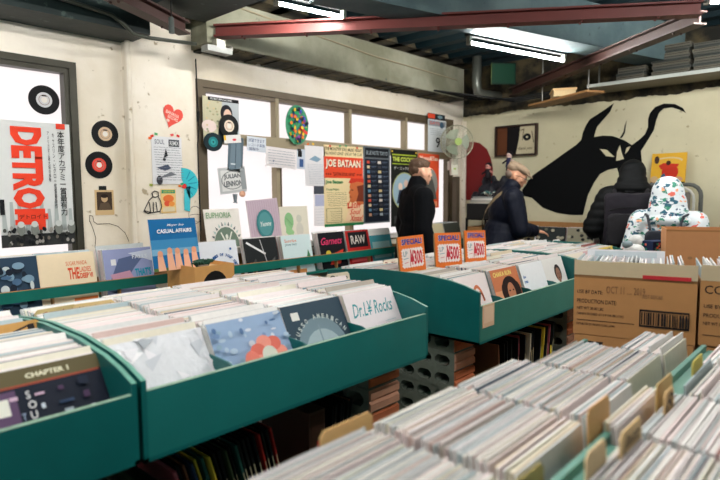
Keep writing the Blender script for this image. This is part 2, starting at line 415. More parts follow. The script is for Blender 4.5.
tag(q.build('plastic_crate', loc=(WX-.25, .78, 2.461)), 'red slatted crate at the near end of the high shelf', 'crate')
# pale box and plank hung near the brace
q = MB(); q.box((-.14, -.10, 0), (.14, .10, .06), mat((196, 172, 128), .6)); q.box((-.15, -.11, .06), (.15, .11, .075), TAN)
tag(q.build('flat_box', loc=(5.48, 2.32, 2.356), rz=R(30)), 'pale flat box on the hanging plank near the far corner', 'box')
q = MB(); q.box((-.5, -.10, 0), (.4, .10, .02), mat((150, 110, 66), .6)); q.tube([(-.4, 0, 0), (-.4, 0, .56)], .006, STEEL, 6); q.tube([(.3, 0, 0), (.3, 0, .56)], .006, STEEL, 6)
tag(q.build('hanging_plank', loc=(5.5, 2.35, 2.335), rz=R(60)), 'wooden plank hung on rods below the far ceiling', 'plank')
# ------------------------------------------------------------------ fluorescent lamps
tube_m = emis((1.0, .97, .93), 178, 'lamp_tube')
LH = mat((16, 18, 18), .7, 0, .1, 20, 0, 0, .1)
def lamp(label, p0, p1, z):
    p0 = Vector((p0[0], p0[1], z)); p1 = Vector((p1[0], p1[1], z)); d = p1-p0; L = d.length; an = math.atan2(d.y, d.x)
    root = empty('fluorescent_light', (p0+p1)/2, label, 'ceiling light', None, an)
    q = MB(); q.prism([(-L/2, -.018, .045), (-L/2, .018, .045), (-L/2, .016, .07), (-L/2, -.016, .07)], (L, 0, 0), LH); q.build('housing', root)
    q = MB(); q.tube([(-L/2+.03, 0, 0), (L/2-.03, 0, 0)], .011, tube_m, 12); q.build('lamp_tube', root)
    for s in (-1, 1):
        q = MB(); q.box((s*(L/2-.03)-.012, -.018, -.016), (s*(L/2-.03)+.012, .018, .045), mat((120, 116, 104), .5)); q.build('socket', root)
    for s in (-1, 1):
        q = MB(); q.tube([(s*L*.35, 0, .08), (s*L*.35, 0, 2.93-z)], .006, STEEL, 6); q.build('hanging_rod', root)
    return root
la = onZ(466, 42, 2.54); lb = onZ(566, 61, 2.54)
lamp('long bright fluorescent tube beneath the grey concrete beam', la, lb, 2.54)
la = onZ(272, 2, 2.62); lb = onZ(347, 18, 2.62)
lamp('fluorescent tube beside the dark ceiling beam, above the wide window', la, lb, 2.62)
la = onZ(702, 2, 2.60); lamp('fluorescent tube cut off by the top right corner of the view', la, (la.x+.75, la.y-.9, 0), 2.60)
for k, (px, py) in enumerate(((.9, .55), (.2, 2.6), (3.1, -.2), (-.8, 1.0))):  # second of these tubes is added out of view to brighten the window wall
    lamp(('fluorescent tube over the nearest record bins', 'unseen fluorescent tube added to brighten the window wall, over the long bins', 'fluorescent tube over the stacked cartons', 'fluorescent tube behind the photographer')[k], (px-.6, py, 0), (px+.6, py, 0), 2.62)
# world: dim teal fill added to tint the shadows, no real source
wd = bpy.data.worlds.new('world'); scene.world = wd; wd.use_nodes = True
bg = wd.node_tree.nodes['Background']; bg.inputs[0].default_value = (.62, .86, .90, 1); bg.inputs[1].default_value = .16

q = MB(); q.tube([(0, 0, .42), (.005, 0, .2), (0, 0, .06)], .004, BLACK, 6); q.tube([(0, 0, .06), (0, 0, -.03)], .016, mat((70, 78, 74), .5), 10)
tag(q.build('hanging_lamp_holder', loc=onY(171.5, 28, 3.1)), 'small dark lamp holder hanging above the pier at the top left', 'lamp holder')
# ================================================================== ISLAND BINS
PROF = [(1.40, .955), (1.48, .98), (1.57, .998), (1.76, 1.015), (2.04, 1.015), (2.25, 1.0), (2.46, .975)]
def record_bin(label, x0, x1, zb, lip, g=GREEN, g2=GREEN, ncol=4, y0=1.40, y1=2.46):
    root = empty('record_bin', (x0, y0, zb), label, 'record bin', None)
    def L(p): return Vector(p)-Vector((x0, y0, zb))
    q = MB(); q.box(L((x0, y0, zb)), L((x1, y1, zb+.012)), g); q.build('bottom_panel', root)
    for xs in (x0, x1-.014):
        q = MB(); q.prism([L((xs, a, b)) for a, b in [(y0, zb)]+PROF+[(y1, zb)]], (.014, 0, 0), g)
        # worn pale edge on top of the board
        for i in range(len(PROF)-1):
            (ya, za), (yb, zb_) = PROF[i], PROF[i+1]
            q.add([L((xs, ya, za+.0006)), L((xs+.014, ya, za+.0006)), L((xs+.014, yb, zb_+.0006)), L((xs, yb, zb_+.0006))], [(0, 1, 2, 3)], mat((96, 150, 134), .5, 0, .3, 60))
        q.build('side_panel', root)
    q = MB(); q.box(L((x0+.014, y0, zb+.012)), L((x1-.014, y0+.014, lip)), g2)
    q.box(L((x0+.014, y0-.0005, lip)), L((x1-.014, y0+.0145, lip+.001)), mat((128, 160, 140), .5, 0, .35, 60)); q.build('front_panel', root)
    q = MB(); q.box(L((x0+.014, y1-.014, zb+.012)), L((x1-.014, y1, .97)), g); q.build('back_panel', root)
    pw = (x1-x0-.028)/ncol; g_d = g
    for k in range(1, ncol):
        xx = x0+.014+k*pw
        q = MB(); q.prism([L((xx-.003, a, b)) for a, b in ((y0+.014, zb+.012), (y0+.014, lip-.035), (y0+.09, lip-.01), (y1-.014, lip+.03), (y1-.014, zb+.012))], (.006, 0, 0), g); q.build('column_divider', root)
    return root
record_bin('dark teal wooden record bin at the left edge, beside the cover reading CHAPTER 1', -.62, .655, .735, .925)
record_bin('long teal wooden record bin with the Dr. Rocks cover at its right end', .667, 1.955, .73, .925, GREEN, mat((26, 110, 106), .36, 0, .12, 7, .04))
record_bin('teal record bin holding the three orange SPECIAL signs', 2.38, 3.80, .695, .885, GREEN, GREEN2)
record_bin('teal record bin behind the printed cartons', 3.812, 4.74, .695, .885, GREEN, mat((30, 120, 112), .4), 3)
# sleeves -------------------------------------------------------------------
TOPC = [tuple(int(v*.95) for v in c_) for c_ in [(232, 224, 222), (214, 216, 214), (240, 226, 224), (196, 204, 204), (224, 206, 202), (170, 188, 192), (226, 220, 200), (206, 178, 170), (120, 146, 156), (238, 236, 232), (184, 174, 160), (60, 84, 100), (150, 84, 76), (212, 196, 168)]]
TNAME = ['ivory white', 'pale grey', 'faint pink', 'grey green', 'dusty pink', 'pale blue', 'cream', 'salmon', 'slate blue', 'bright white', 'taupe', 'navy', 'brick red', 'straw coloured']
TW = [14, 9, 13, 6, 6, 5, 7, 2, 2.2, 14, 3.5, 1.4, 1.1, 2.6]
def sleeve_mesh(ci, th):
    q = MB(); m = mat(TOPC[ci], .55, 0, .10, 60, 0, .15); dk = C(*[int(c*.62) for c in TOPC[ci]])
    w_, h_ = .310, .312
    q.prism([(-w_/2, 0, 0), (-w_/2, 0, h_), (-w_/2, th*.3, h_+.0008), (-w_/2, th*.8, h_), (-w_/2, th*.85, 0)], (w_, 0, 0), m)
    q.box((-w_/2+.004, th*.30, h_), (w_/2-.004, th*.38, h_+.0013), dk); q.box((-w_/2+.002, th*.55, h_-.001), (w_/2-.002, th*.72, h_+.0016), mat(TOPC[(ci*5+3) % len(TOPC)], .55, 0, .10, 60, 0, .15))
    me = q.build('vinyl_record'); d = me.data; bpy.data.objects.remove(me); d.name = 'vinyl_record'; return d
PROTO = {}
def sleeve(ci, th):
    k = (ci, round(th, 4))
    if k not in PROTO: PROTO[k] = sleeve_mesh(*k)
    return PROTO[k]
def pick(r_): return r_.choices(range(len(TOPC)), TW)[0]
NREC = [0]
def one_sleeve(x, y, z, lean, th, ci, label, group, roll=0, rz=0):
    o = bpy.data.objects.new('vinyl_record', sleeve(ci, th)); COL.objects.link(o)
    o.location = (x, y, z); o.rotation_euler = (R(-lean), R(roll), R(rz)); NREC[0] += 1
    return tag(o, label, 'record', group)
# the rest of the packed sleeves: one mesh (far past three hundred of them)
packed = MB()
def pack(x, ya, yb, z, lean, seed, zj=.004, th=(.004, .0075), w_=.308, sag=0):
    r_ = random.Random(seed); y = ya
    mats = [mat(c, .55, 0, .10, 60, 0, .15) for c in TOPC]
    while y < yb:
        t = r_.uniform(*th); ci = pick(r_); le = R(lean+r_.uniform(-.5, .5)+2.2*math.sin(y*9+x*5)*min(1, (y-ya)/.15)+(.6 if y-ya < .06 else 0)); hz = .312+r_.uniform(-zj, zj)+.0
        if r_.random() < .04: hz += .018
        dx = r_.uniform(-.003, .003); zz = z
        T = Matrix.Translation((x+dx, y, zz)) @ Matrix.Rotation(-le, 4, 'X') @ Matrix.Rotation(R(r_.uniform(-.5, .5)), 4, 'Y')
        packed.box((-w_/2, 0, 0), (w_/2, t*.74, hz), mats[ci], T)
        y += t/math.cos(le)
LEAN = 24
LN = {('A', 0): 36, ('A', 1): 36, ('A', 2): 36, ('A', 3): 37, ('B', 0): 34, ('B', 1): 30, ('B', 2): 27, ('B', 3): 25}
THN = (.0032, .0055)
def cols(x0, x1, n=4):
    pw = (x1-x0-.028)/n; return [x0+.014+pw*(k+.5) for k in range(n)]
A_, B_, C_, D_ = cols(-.62, .655), cols(.667, 1.955), [2.565, 2.94, 3.28, 3.61], cols(3.812, 4.74, 3)
yf = {}
for nm, cs, zb in (('A', A_, .747), ('B', B_, .742), ('C', C_, .707), ('D', D_, .707)):
    for k, x in enumerate(cs):
        r_ = random.Random(nm+str(k)); ys = 1.455+r_.uniform(0, .03)
        if nm == 'A' and k == 3: ys = 1.43
        yf[nm, k] = ys
        pack(x, ys+.011, 2.26, zb+.001, LN.get((nm, k), 19), nm+str(k), th=THN)
def cover(b_, k, label, base, shapes, dx=0, lift=0, dy=0, lean=None):
    cs, zb = {'A': (A_, .747), 'B': (B_, .742), 'C': (C_, .707), 'D': (D_, .707)}[b_]
    ln = LN.get((b_, k), 19) if lean is None else lean
    return lp(label, cs[k]+dx, yf[b_, k]+dy, zb+.001+lift, base, shapes, ln)
rs = random.Random(5)
tiles = []
for i in range(5):
    for j in range(5):
        if rs.random() < .85:
            c = rs.choice([(190, 200, 210), (90, 120, 150), (40, 60, 90), (200, 170, 190), (70, 50, 80), (24, 34, 54), (150, 160, 170)])
            tiles.append(('rect', .05+i*.18+rs.uniform(0, .05), .25+j*.12, .05+i*.18+rs.uniform(.05, .12), .25+j*.12+rs.uniform(.02, .08), c))
cover('A', 3, 'dark blue record cover with CHAPTER 1 printed on its olive top band', (16, 24, 40),
      [('rect', 0, .86, 1, 1, (92, 84, 56)), ('btext', 'CHAPTER 1', .40, .90, .74, .945, (226, 220, 190)), ('rect', .02, .84, .98, .86, (150, 70, 50)), ('rect', .02, .2, .3, .82, (88, 66, 96)), ('rect', .12, .62, .24, .76, (222, 222, 210))] + tiles + [('ell', .6, .36, .1, .06, (170, 200, 230)), ('vtext', 'SOUL', .36, .45, .42, .78, (220, 220, 220)), ('vtext', 'TWIN', .3, .3, .35, .6, (150, 170, 200))])
cover('A', 2, 'dark record cover beside the CHAPTER 1 cover at the left edge', (40, 44, 54), [('rect', .1, .1, .9, .9, (70, 60, 80))])
plas = mat((222, 224, 228), .25, 0, .10, 30, .6, .6)
sh = []
for i in range(26):
    x = rs.random(); y = rs.random(); sh.append(('poly', [(x, y), (min(1, x+rs.uniform(.03, .2)), min(1, y+rs.uniform(0, .2))), (max(0, x-.04), min(1, y+rs.uniform(.05, .25)))], rs.choice([(246, 244, 246), (200, 204, 210), (232, 230, 234), (172, 178, 184)])))
cover('B', 0, 'record in a crumpled clear plastic sleeve, left of the blue flower cover', plas, sh)
sh = []
for i in range(70):
    x, y = rs.random(), rs.random(); sh.append(('ell', min(.96, max(.04, x)), min(.96, max(.04, y)), rs.uniform(.015, .05), rs.uniform(.01, .04), rs.choice([(120, 148, 186), (176, 196, 214), (90, 120, 160), (206, 212, 222), (142, 170, 190)])))
for i in range(7):
    a = i*51; sh.append(('ell', .60+.15*math.cos(R(a)), .50+.15*math.sin(R(a)), .10, .085, (222, 112, 96) if i % 2 else (236, 150, 132)))
sh += [('ell', .60, .50, .10, .10, (214, 216, 200)), ('ell', .36, .46, .10, .13, (232, 130, 112))]
cover('B', 1, 'pale blue patterned record cover with a coral flower', (150, 174, 204), sh)
cover('B', 2, 'dark grey-blue record cover with a pale dome and a white arc of letters', (52, 72, 86),
      [('ell', .5, .38, .40, .42, (120, 142, 152)), ('ell', .5, .3, .32, .34, (164, 182, 188)), ('rect', .49, .1, .51, .7, (130, 150, 158)), ('rect', .12, .8, .24, .9, (226, 226, 220))] + arct('YUSSO AMERICAN', .5, .34, .46, 150, 30, .062, (190, 200, 196)))
cover('B', 3, 'white record cover with Dr. L. Rocks in teal script', (238, 228, 230),
      [('itext', 'Dr.L¥ Rocks', .08, .66, .90, .86, (60, 150, 156))] + scrib(6, .66, .24, .88, .56, (170, 190, 196), 3, .0025))
cover('C', 0, 'white record cover with an orange looped shape, behind the paper label', (240, 228, 226),
      [('ring', .62, .52, .17, .3, .06, 0, 200, (214, 122, 84)), ('ring', .68, .46, .12, .24, .05, 20, 190, (150, 80, 56))], dy=.0)
cover('C', 1, 'orange record cover with a portrait of a woman with big curly hair', (206, 124, 84),
      [('btext', 'CHAKA RUN', .08, .86, .75, .95, (236, 214, 120)), ('rect', 0, 0, .26, .6, (226, 160, 120)), ('ell', .58, .60, .30, .24, (38, 22, 22)), ('ell', .34, .56, .1, .16, (46, 26, 24)), ('ell', .82, .52, .12, .2, (40, 24, 22)), ('ell', .58, .53, .14, .19, (196, 130, 96)), ('ell', .52, .57, .03, .015, (40, 20, 16)), ('ell', .65, .57, .03, .015, (40, 20, 16)), ('ell', .585, .43, .05, .018, (160, 50, 50)), ('rect', .50, .2, .66, .38, (170, 100, 74))], dy=-.0)
cover('C', 2, 'plain white record cover with tiny blue print, right of the curly-hair portrait', (234, 236, 238), [('btext', 'blue', .06, .72, .16, .78, (60, 110, 170)), ('btext', 'notes', .06, .62, .2, .68, (60, 110, 170))])
cover('C', 3, 'white record cover with a small dark child portrait', (228, 226, 222), face(.62, .62, .16, (150, 110, 90), (40, 34, 34)) + [('rect', .5, .0, .84, .28, (80, 84, 90))])
cover('D', 0, 'plain cream record cover at the front of the bin behind the cartons', (226, 216, 200), [('rect', .1, .2, .5, .7, (180, 120, 100))])
cover('D', 1, 'pink and grey record cover at the front of the bin behind the cartons', (206, 170, 170), [('ell', .5, .5, .3, .3, (120, 120, 130))])
cover('D', 2, 'yellow cartoon record cover seen over the printed carton', (226, 196, 90), [('ell', .3, .7, .14, .1, (70, 110, 150)), ('ell', .6, .66, .12, .14, (190, 80, 60)), ('text', 'BOOGIE', .2, .86, .8, .96, (30, 60, 120)), ('ell', .8, .8, .08, .08, (40, 60, 60))])
# dividers with handwriting -----------------------------------------------
def divider(label, x, y, z, w_, h_, col=(214, 180, 128), txt=None, lean=14, rz=0, tcol=(60, 44, 36), cat='divider card'):
    q = MB(); m = mat(col, .7, 0, .1, 30); c = .012
    q.prism([(-w_/2, 0, 0), (w_/2, 0, 0), (w_/2, 0, h_-c), (w_/2-c, 0, h_), (-w_/2+c, 0, h_), (-w_/2, 0, h_-c)], (0, .003, 0), m)
    sh = [('itext', txt, .1, 1-.045/h_, .9, 1-.012/h_, tcol)] if txt else []
    paint(q, (0, 0, h_/2), (1, 0, 0), (0, 0, 1), w_, h_, sh)
    o = q.build('divider_card', loc=(x, y, z)); o.rotation_euler = (R(-lean), 0, R(rz)); return tag(o, label, cat)
dv = [(62, 306, 'ink-written tan divider card at the left end of the bins', 'Soul A', (196, 176, 120)), (98, 301, 'tan divider card with two brown words above the dark teal bin', 'New Arrival', (214, 186, 130)),
      (168, 294, 'white divider card with black writing behind the clear sleeve', 'B·jazz', (232, 226, 214)), (20, 322, 'yellow-brown divider card at the very left edge', 'A', (206, 158, 90)),
      (205, 292, 'white divider card with a blurred black note, middle of the long bin', 'Latin', (228, 222, 212)), (262, 279, 'tan divider card lettered in red, left of the wooden-looking one', 'Reggae', (206, 172, 120)),
      (292, 277, 'short tan divider card near the back of the long bin', 'M', (222, 194, 146)), (315, 276, 'wood-coloured divider card with red capitals near the back of the long bin', 'MELLOW', (200, 150, 96)),
      (232, 287, 'dark brown divider card at the back of the long bin', 'JJ', (110, 84, 56)), (343, 272, 'cream divider card with faint pencil writing by the end of the long bin', 'Disco', (230, 216, 190))]
for px, py, lab, t, c_ in dv:
    p = onZ(px, py, 1.03); divider(lab, p.x, min(p.y, 2.36), .775, .16, .25, c_, t, 10, random.Random(px).uniform(-8, 8), (150, 50, 40) if c_[0] < 208 and c_[2] > 90 else (50, 44, 44))
for px, py, lab, t, c_ in ((395, 262, 'cream divider card with black writing left of the SPECIAL signs', 'The Wax', (232, 222, 200)), (560, 241, 'white divider card with red pen in the far bins', 'Rock', (236, 230, 222)), (520, 243, 'cream divider card nearest the seated hand', 'Pop', (226, 214, 184)),
                           (585, 246, 'blue tipped divider card in the far bins', 'Funk', (190, 204, 206)), (538, 250, 'white divider card in front of the hand on the bins', 'Folk', (238, 232, 226)), (600, 240, 'pale divider card at the end of the far bin', 'R&B', (220, 214, 200))):
    if 'seated' in lab: lab = 'cream divider card just below the hand on the bins'
    p = onZ(px, py, 1.01); divider(lab, p.x, min(p.y, 2.38), .78, .15, .245, c_, t, 8, 0, (150, 40, 50))
# SPECIAL signs -------------------------------------------------------------
def star(cx, cy, rx, ry, n, k=.82):
    return [(cx+(rx if i % 2 else rx*k)*math.cos(math.pi*i/n), cy+(ry if i % 2 else ry*k)*math.sin(math.pi*i/n)) for i in range(2*n)]
def burst():
    P = []; n = 9
    for i in range(n): P += [(.06+.88*i/n, .06), (.06+.88*(i+.5)/n, .10)]
    for i in range(7): P += [(.94, .06+.6*i/7), (.89, .06+.6*(i+.5)/7)]
    for i in range(n): P += [(.94-.88*i/n, .66), (.94-.88*(i+.5)/n, .62)]
    for i in range(7): P += [(.06, .66-.6*i/7), (.11, .66-.6*(i+.5)/7)]
    return P
for k, (px, py, lab, price) in enumerate(((415, 267, 'orange SPECIAL price sign, leftmost and lowest of the three', '¥300'), (450, 262, 'orange SPECIAL price sign in the middle of the three', '¥500'), (477, 258, 'orange SPECIAL price sign nearest the man in the flat cap', '¥500'))):
    p = onZ(px, py, 1.03); W_ = (.205, .20, .195)[k]
    q = MB(); q.box((-W_/2, 0, 0), (W_/2, .006, .29), mat((236, 120, 40), .5)); q.box((-W_/2-.004, .006, 0), (W_/2-.004, .012, .288), mat((150, 128, 90), .7))
    H_ = .19
    paint(q, (0, 0, .29-H_/2), (1, 0, 0), (0, 0, 1), W_, H_, [('poly', burst(), (244, 232, 226)), ('btext', 'SPECIAL!', .10, .745, .92, .93, (244, 240, 236)), ('btext', 'SPECIAL!', .11, .75, .91, .925, (22, 54, 150)), ('btext', price, .40, .14, .88, .58, (206, 60, 72)), ('text', 'LP', .14, .42, .30, .56, (120, 150, 160)), ('line', [(.38, .12), (.44, .6)], .005, (190, 50, 50)), ('line', [(.14, .34), (.32, .36)], .004, (150, 170, 180)), ('line', [(.16, .22), (.3, .24)], .004, (220, 150, 150))])
    o = q.build('price_sign', loc=(p.x+.005, p.y, .915)); o.rotation_euler = (R(-6), R((-1.5, 1, 2)[k]), R((-6, -16, -10)[k])); tag(o, lab, 'sign')
# worn paper label on bin C
q = sheet_mb((0, 0, 0), (1, 0, 0), (0, 0, 1), .115, .115, (214, 182, 150), [('poly', [(.1, .0), (.3, .08), (.5, 0), (.5, .0)], (214, 182, 150)), ('rect', .1, .2, .9, .9, (224, 196, 168))], .001)
tag(q.build('paper_label', loc=(2.47, 1.3985, .83)), 'torn beige paper stuck on the corner of a teal bin', 'label')
# ------------------------------------------------------------------ blocks and low shelves
blk = mat((120, 128, 116), .9, 0, .2, 40, .3); blk_o = mat((196, 112, 72), .85, 0, .2, 12, .2); blk_p = mat((204, 150, 122), .85, 0, .2, 12, .2)
def block(label, x, y, z, ends, group):
    """hollow block lying flat: three cavities open to -x, grooved end to -y"""
    q = MB(); L_, W_, H_ = .39, .19, .10
    ys = [0, .03, .125, .148, .242, .265, .36, L_]
    for a, b_ in ((0, .03), (.125, .148), (.242, .265), (.36, L_)): q.box((0, a, 0), (W_, b_, H_), blk)
    for a, b_ in ((.03, .125), (.148, .242), (.265, .36)):
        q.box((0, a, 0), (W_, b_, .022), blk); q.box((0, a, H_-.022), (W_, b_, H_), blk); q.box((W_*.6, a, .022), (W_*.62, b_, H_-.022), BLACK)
        for (yy, sg) in ((a, 1), (b_, -1)):      # rounded corners of the cavity
            for zz, sz in ((.022, 1), (H_-.022, -1)): q.prism([(0, yy, zz), (0, yy+sg*.018, zz), (0, yy, zz+sz*.018)], (W_*.6, 0, 0), blk)
    em = ends
    q.prism([(0, 0, .004), (0, -.012, .012), (0, -.012, .04), (0, -.002, .05), (0, -.012, .062), (0, -.012, .09), (0, 0, .097)], (W_, 0, 0), em)
    return tag(q.build('concrete_block', loc=(x, y, z)), label, 'block', group)
for stx, sty, lab in ((2.47, 1.60, 'hollow block in the stack of blocks under the SPECIAL bin'), (1.70, 1.52, 'hollow block in the stack under the right end of the long bin')):
    for i in range(7):
        rz_ = random.Random(i*3+int(stx*10)).uniform(-.008, .008)
        H0 = .695 if stx > 2 else .73
        o = block(lab, stx+rz_, sty+rz_, i*H0/7, (blk_o, blk_p)[i % 2], lab); o.scale.z = H0/.7
for stx, sty, H0, lab in ((3.95, 1.6, .695, 'hollow block in the stack behind the cartons'), (.0, 1.6, .735, 'hollow block in the stack under the dark teal bin')):
    for i in range(7):
        o = block(lab, stx, sty, i*H0/7, (blk_o, blk_p)[i % 2], lab); o.scale.z = H0/.7
# low plank shelf of upright records
q = MB(); q.box((.25, 1.5, .26), (1.66, 1.98, .28), mat((92, 66, 44), .7)); q.box((.25, 1.5, 0), (.29, 1.98, .26), blk); q.box((1.6, 1.5, 0), (1.64, 1.98, .26), blk)
tag(q.build('low_plank_shelf'), 'low plank shelf on the floor under the long teal bin', 'shelf')
q = MB(); q.box((2.74, 1.42, .26), (3.9, 1.98, .28), mat((92, 66, 44), .7)); q.box((2.76, 1.5, 0), (2.8, 1.98, .26), blk); q.box((3.85, 1.5, 0), (3.89, 1.98, .26), blk)
tag(q.build('low_plank_shelf'), 'low plank shelf under the bin with the SPECIAL signs', 'shelf')
SP = [((16, 20, 22), 'black'), ((220, 196, 60), 'yellow'), ((170, 40, 34), 'red'), ((210, 202, 180), 'cream'), ((60, 76, 50), 'olive'), ((36, 60, 86), 'navy blue'), ((120, 76, 50), 'brown'), ((26, 32, 30), 'charcoal'), ((180, 90, 100), 'rose'), ((40, 90, 80), 'teal')]
def upright(x, y, z, th, tilt, col, nm, where, group):
    q = MB(); q.box((0, 0, 0), (th, .312, .312), C(*col)); q.box((th*.15, -.001, .004), (th*.85, .0, .308), C(*[min(255, c+12) for c in col]))
    q.box((th*.3, -.0016, .05), (th*.7, -.001, .2), C(200, 190, 150) if sum(col) < 250 else C(50, 40, 40))
    o = q.build('vinyl_record', loc=(x, y, z)); o.rotation_euler = (0, R(tilt), 0); NREC[0] += 1
    return tag(o, nm+' record standing spine out '+where, 'record', group)
def upright_row(x, xe, y, z, tilt0, tilt1, where, group, seed, n):
    r_ = random.Random(seed); L_ = xe-x
    for i in range(n):
        t = i/(n-1); ci = r_.choices(range(10), [14, 1.6, 1, 1.6, 1.2, 1.5, 2.4, 9, 1.2 if seed != 12 else 12, .6])[0]; col, nm = SP[ci]
        th = r_.uniform(.005, .011)
        upright(x+L_*t, y+r_.uniform(-.01, .02), z+.001, th, tilt0+(tilt1-tilt0)*t, col, nm, where, group)
upright_row(.50, .86, 1.56, .28, -20, -16, 'at the left of the low shelf under the long bin', 'records at the left of the low shelf', 1, 9)
upright_row(.93, 1.31, 1.58, .28, -17, -13, 'mid-way along the low shelf under the long bin', 'records in the middle of the low shelf', 2, 20)
q = MB(); q.box((0, 0, 0), (.085, .30, .32), mat((70, 46, 34), .6)); q.box((.008, -.001, .01), (.078, 0, .31), C(70, 46, 34)); q.box((.04, -.002, .01), (.078, -.001, .20), C(186, 26, 30))
tag(q.build('record_box', loc=(1.40, 1.56, .281)), 'brown and red box standing between the records on the low shelf', 'box')
upright_row(1.50, 1.60, 1.56, .28, 6, 9, 'right of the red box on the low shelf', 'records right of the red box', 4, 9)
upright_row(2.80, 3.5, 1.50, .28, -4, 8, 'on the low shelf beneath the SPECIAL signs', 'records on the low shelf under the signs', 12, 16)
q = MB(); q.tube([(0, 0, 0), (0, 0, .05), (0, 0, .10), (.0, 0, .12), (0, 0, .2)], [.03, .03, .022, .006, .003], mat((226, 200, 40), .4), 12); tag(q.build('glue_bottle', smooth=True, loc=(3.36, 1.46, .281+.0)), 'yellow nozzle bottle on the low shelf under the sign bin', 'bottle')
# ================================================================== NEAREST BINS
GREENF = mat((86, 134, 120), .5, 0, .12, 9, .05)
nx0, nx1 = .53, 2.20
def near_bin(label, y0, y1, xs, zb, zt, flat):
    root = empty('record_bin', (nx0, y0, zb), label, 'record bin')
    def bx(nm, a, b_, m=GREENF):
        q = MB(); o_ = Vector((nx0, y0, zb)); q.box(Vector(a)-o_, Vector(b_)-o_, m); q.build(nm, root)
    bx('bottom_panel', (nx0, y0, zb), (nx1, y1, zb+.012))
    bx('side_panel', (nx0, y0, zb+.012), (nx0+.014, y1, zt-.03)); bx('side_panel', (nx1-.014, y0, zb+.012), (nx1, y1, zt-.12))
    bx('front_panel', (nx0+.014, y1-.014, zb+.012), (nx1-.014, y1, zt-.08)); bx('back_panel', (nx0+.014, y0, zb+.012), (nx1-.014, y0+.014, zt-.03))
    for x in xs: bx('column_divider', (x-.004, y0+.014, zb+.012), (x+.004, y1-.014, zt-.10))
    return root
NB = [.547, .895, 1.235, 1.565, 1.895, 2.185]
near_bin('green wooden bin of the nearest records, row along the narrow aisle', .40, .815, NB[1:-1], .60, .95, 0)
near_bin('green wooden bin in the bottom right corner, behind the nearest row of records', -.35, .345, NB[1:-1], .60, .95, 0)
for xa_, xb_, lb_ in ((nx0, 1.23, 'left piece of the flat green ledge between the nearest bins'), (1.57, nx1, 'right piece of the flat green ledge, beside the printed carton')):
    q = MB(); q.box((xa_, .347, .58), (xb_, .398, .90), GREENF); tag(q.build('bin_ledge'), lb_, 'ledge')
pack((NB[2]+NB[3])/2, .35, .39, .628, 6, 'mid')
for k, (xx, yy) in enumerate(((.6, -.3), (.6, .72), (2.1, -.3), (2.1, .72))):
    pass
q = empty('trestle_table', (1.36, .2, 0), 'plain wooden table carrying the nearest record bins', 'table')
t = MB(); t.box((-.85, -.58, .57), (.86, .62, .579), WOOD); t.build('tabletop', q)
for sx in (-.8, .8):
    for sy in (-.53, .57):
        t = MB(); t.box((sx-.025, sy-.025, 0), (sx+.025, sy+.025, .57), WOOD); t.build('leg', q)
nm_col = ['first', 'second', 'third', 'fourth', 'fifth']
def near_pack(k, ya, yb, z, lean, seed, where, group, th=(.0065, .0085)):
    x = (NB[k]+NB[k+1])/2; wd_ = NB[k+1]-NB[k]; r_ = random.Random(seed); y = ya
    while y < yb:
        ths = round(r_.choice((.005, .0065, .008)), 4); ci = pick(r_)
        le = lean+r_.uniform(-.5, .5)+1.6*math.sin(y*40+k)
        one_sleeve(x+r_.uniform(-.004, .004)+(wd_-.318)*r_.uniform(-.3, .3), y, z+r_.choice((0, 0, 0, .002, -.002, .004)), le, ths, ci, '%s record sleeve %s' % (TNAME[ci], where), group, r_.uniform(-.6, .6))
        y += ths+.0004
near_pack(0, .49, .775, .625, 6, 11, 'packed at the left end of the nearest row, by the aisle', 'nearest row, left end column')
near_pack(1, .47, .765, .628, 6, 12, 'packed second from the left end of the nearest row', 'nearest row, second column')
near_pack(2, .47, .755, .628, 6, 13, 'packed in the middle of the nearest row', 'nearest row, third column')
near_pack(3, .425, .70, .628, 6, 14, 'packed in the nearest row beside the printed carton', 'nearest row, fourth column')
pack((NB[1]+NB[2])/2, .418, .462, .628, 6, 'g1'); pack((NB[0]+NB[1])/2, .418, .48, .628, 6, 'g0'); pack((NB[2]+NB[3])/2, .418, .462, .628, 6, 'g2')
near_pack(1, .09, .315, .625, 6, 16, 'packed in the bottom right bin, beyond the green ledge', 'bottom right bin, left column')
pack((NB[2]+NB[3])/2, .12, .315, .625, 6, 'nn2')
pack(sum(NB[4:6])/2, .425, .55, .628, 6, 'n4', w_=.27)
pack((NB[3]+NB[4])/2, .1, .315, .625, 6, 'n5'); pack(sum(NB[4:6])/2, .1, .315, .625, 6, 'n6', w_=.27)
pack((NB[0]+NB[1])/2, .05, .315, .625, 6, 'n7')
for i, x in enumerate(((NB[1]+NB[2])/2, (NB[2]+NB[3])/2)): pack(x, -.3, (.08, .11)[i], .625, 6, 'm%d' % i)
pack((NB[3]+NB[4])/2, -.3, .09, .625, 6, 'm3')
def ndiv(px0, px1, py, label, z, col, h_=.36, txt=None, dz=0):
    a = onZ(px0, py, z); b_ = onZ(px1, py-(px1-px0)*.3, z); x = (a.x+b_.x)/2; w_ = max(.08, min(.3, abs(b_.x-a.x)))
    divider(label, x, a.y, z-h_, w_, h_, col, txt, 0, 0)
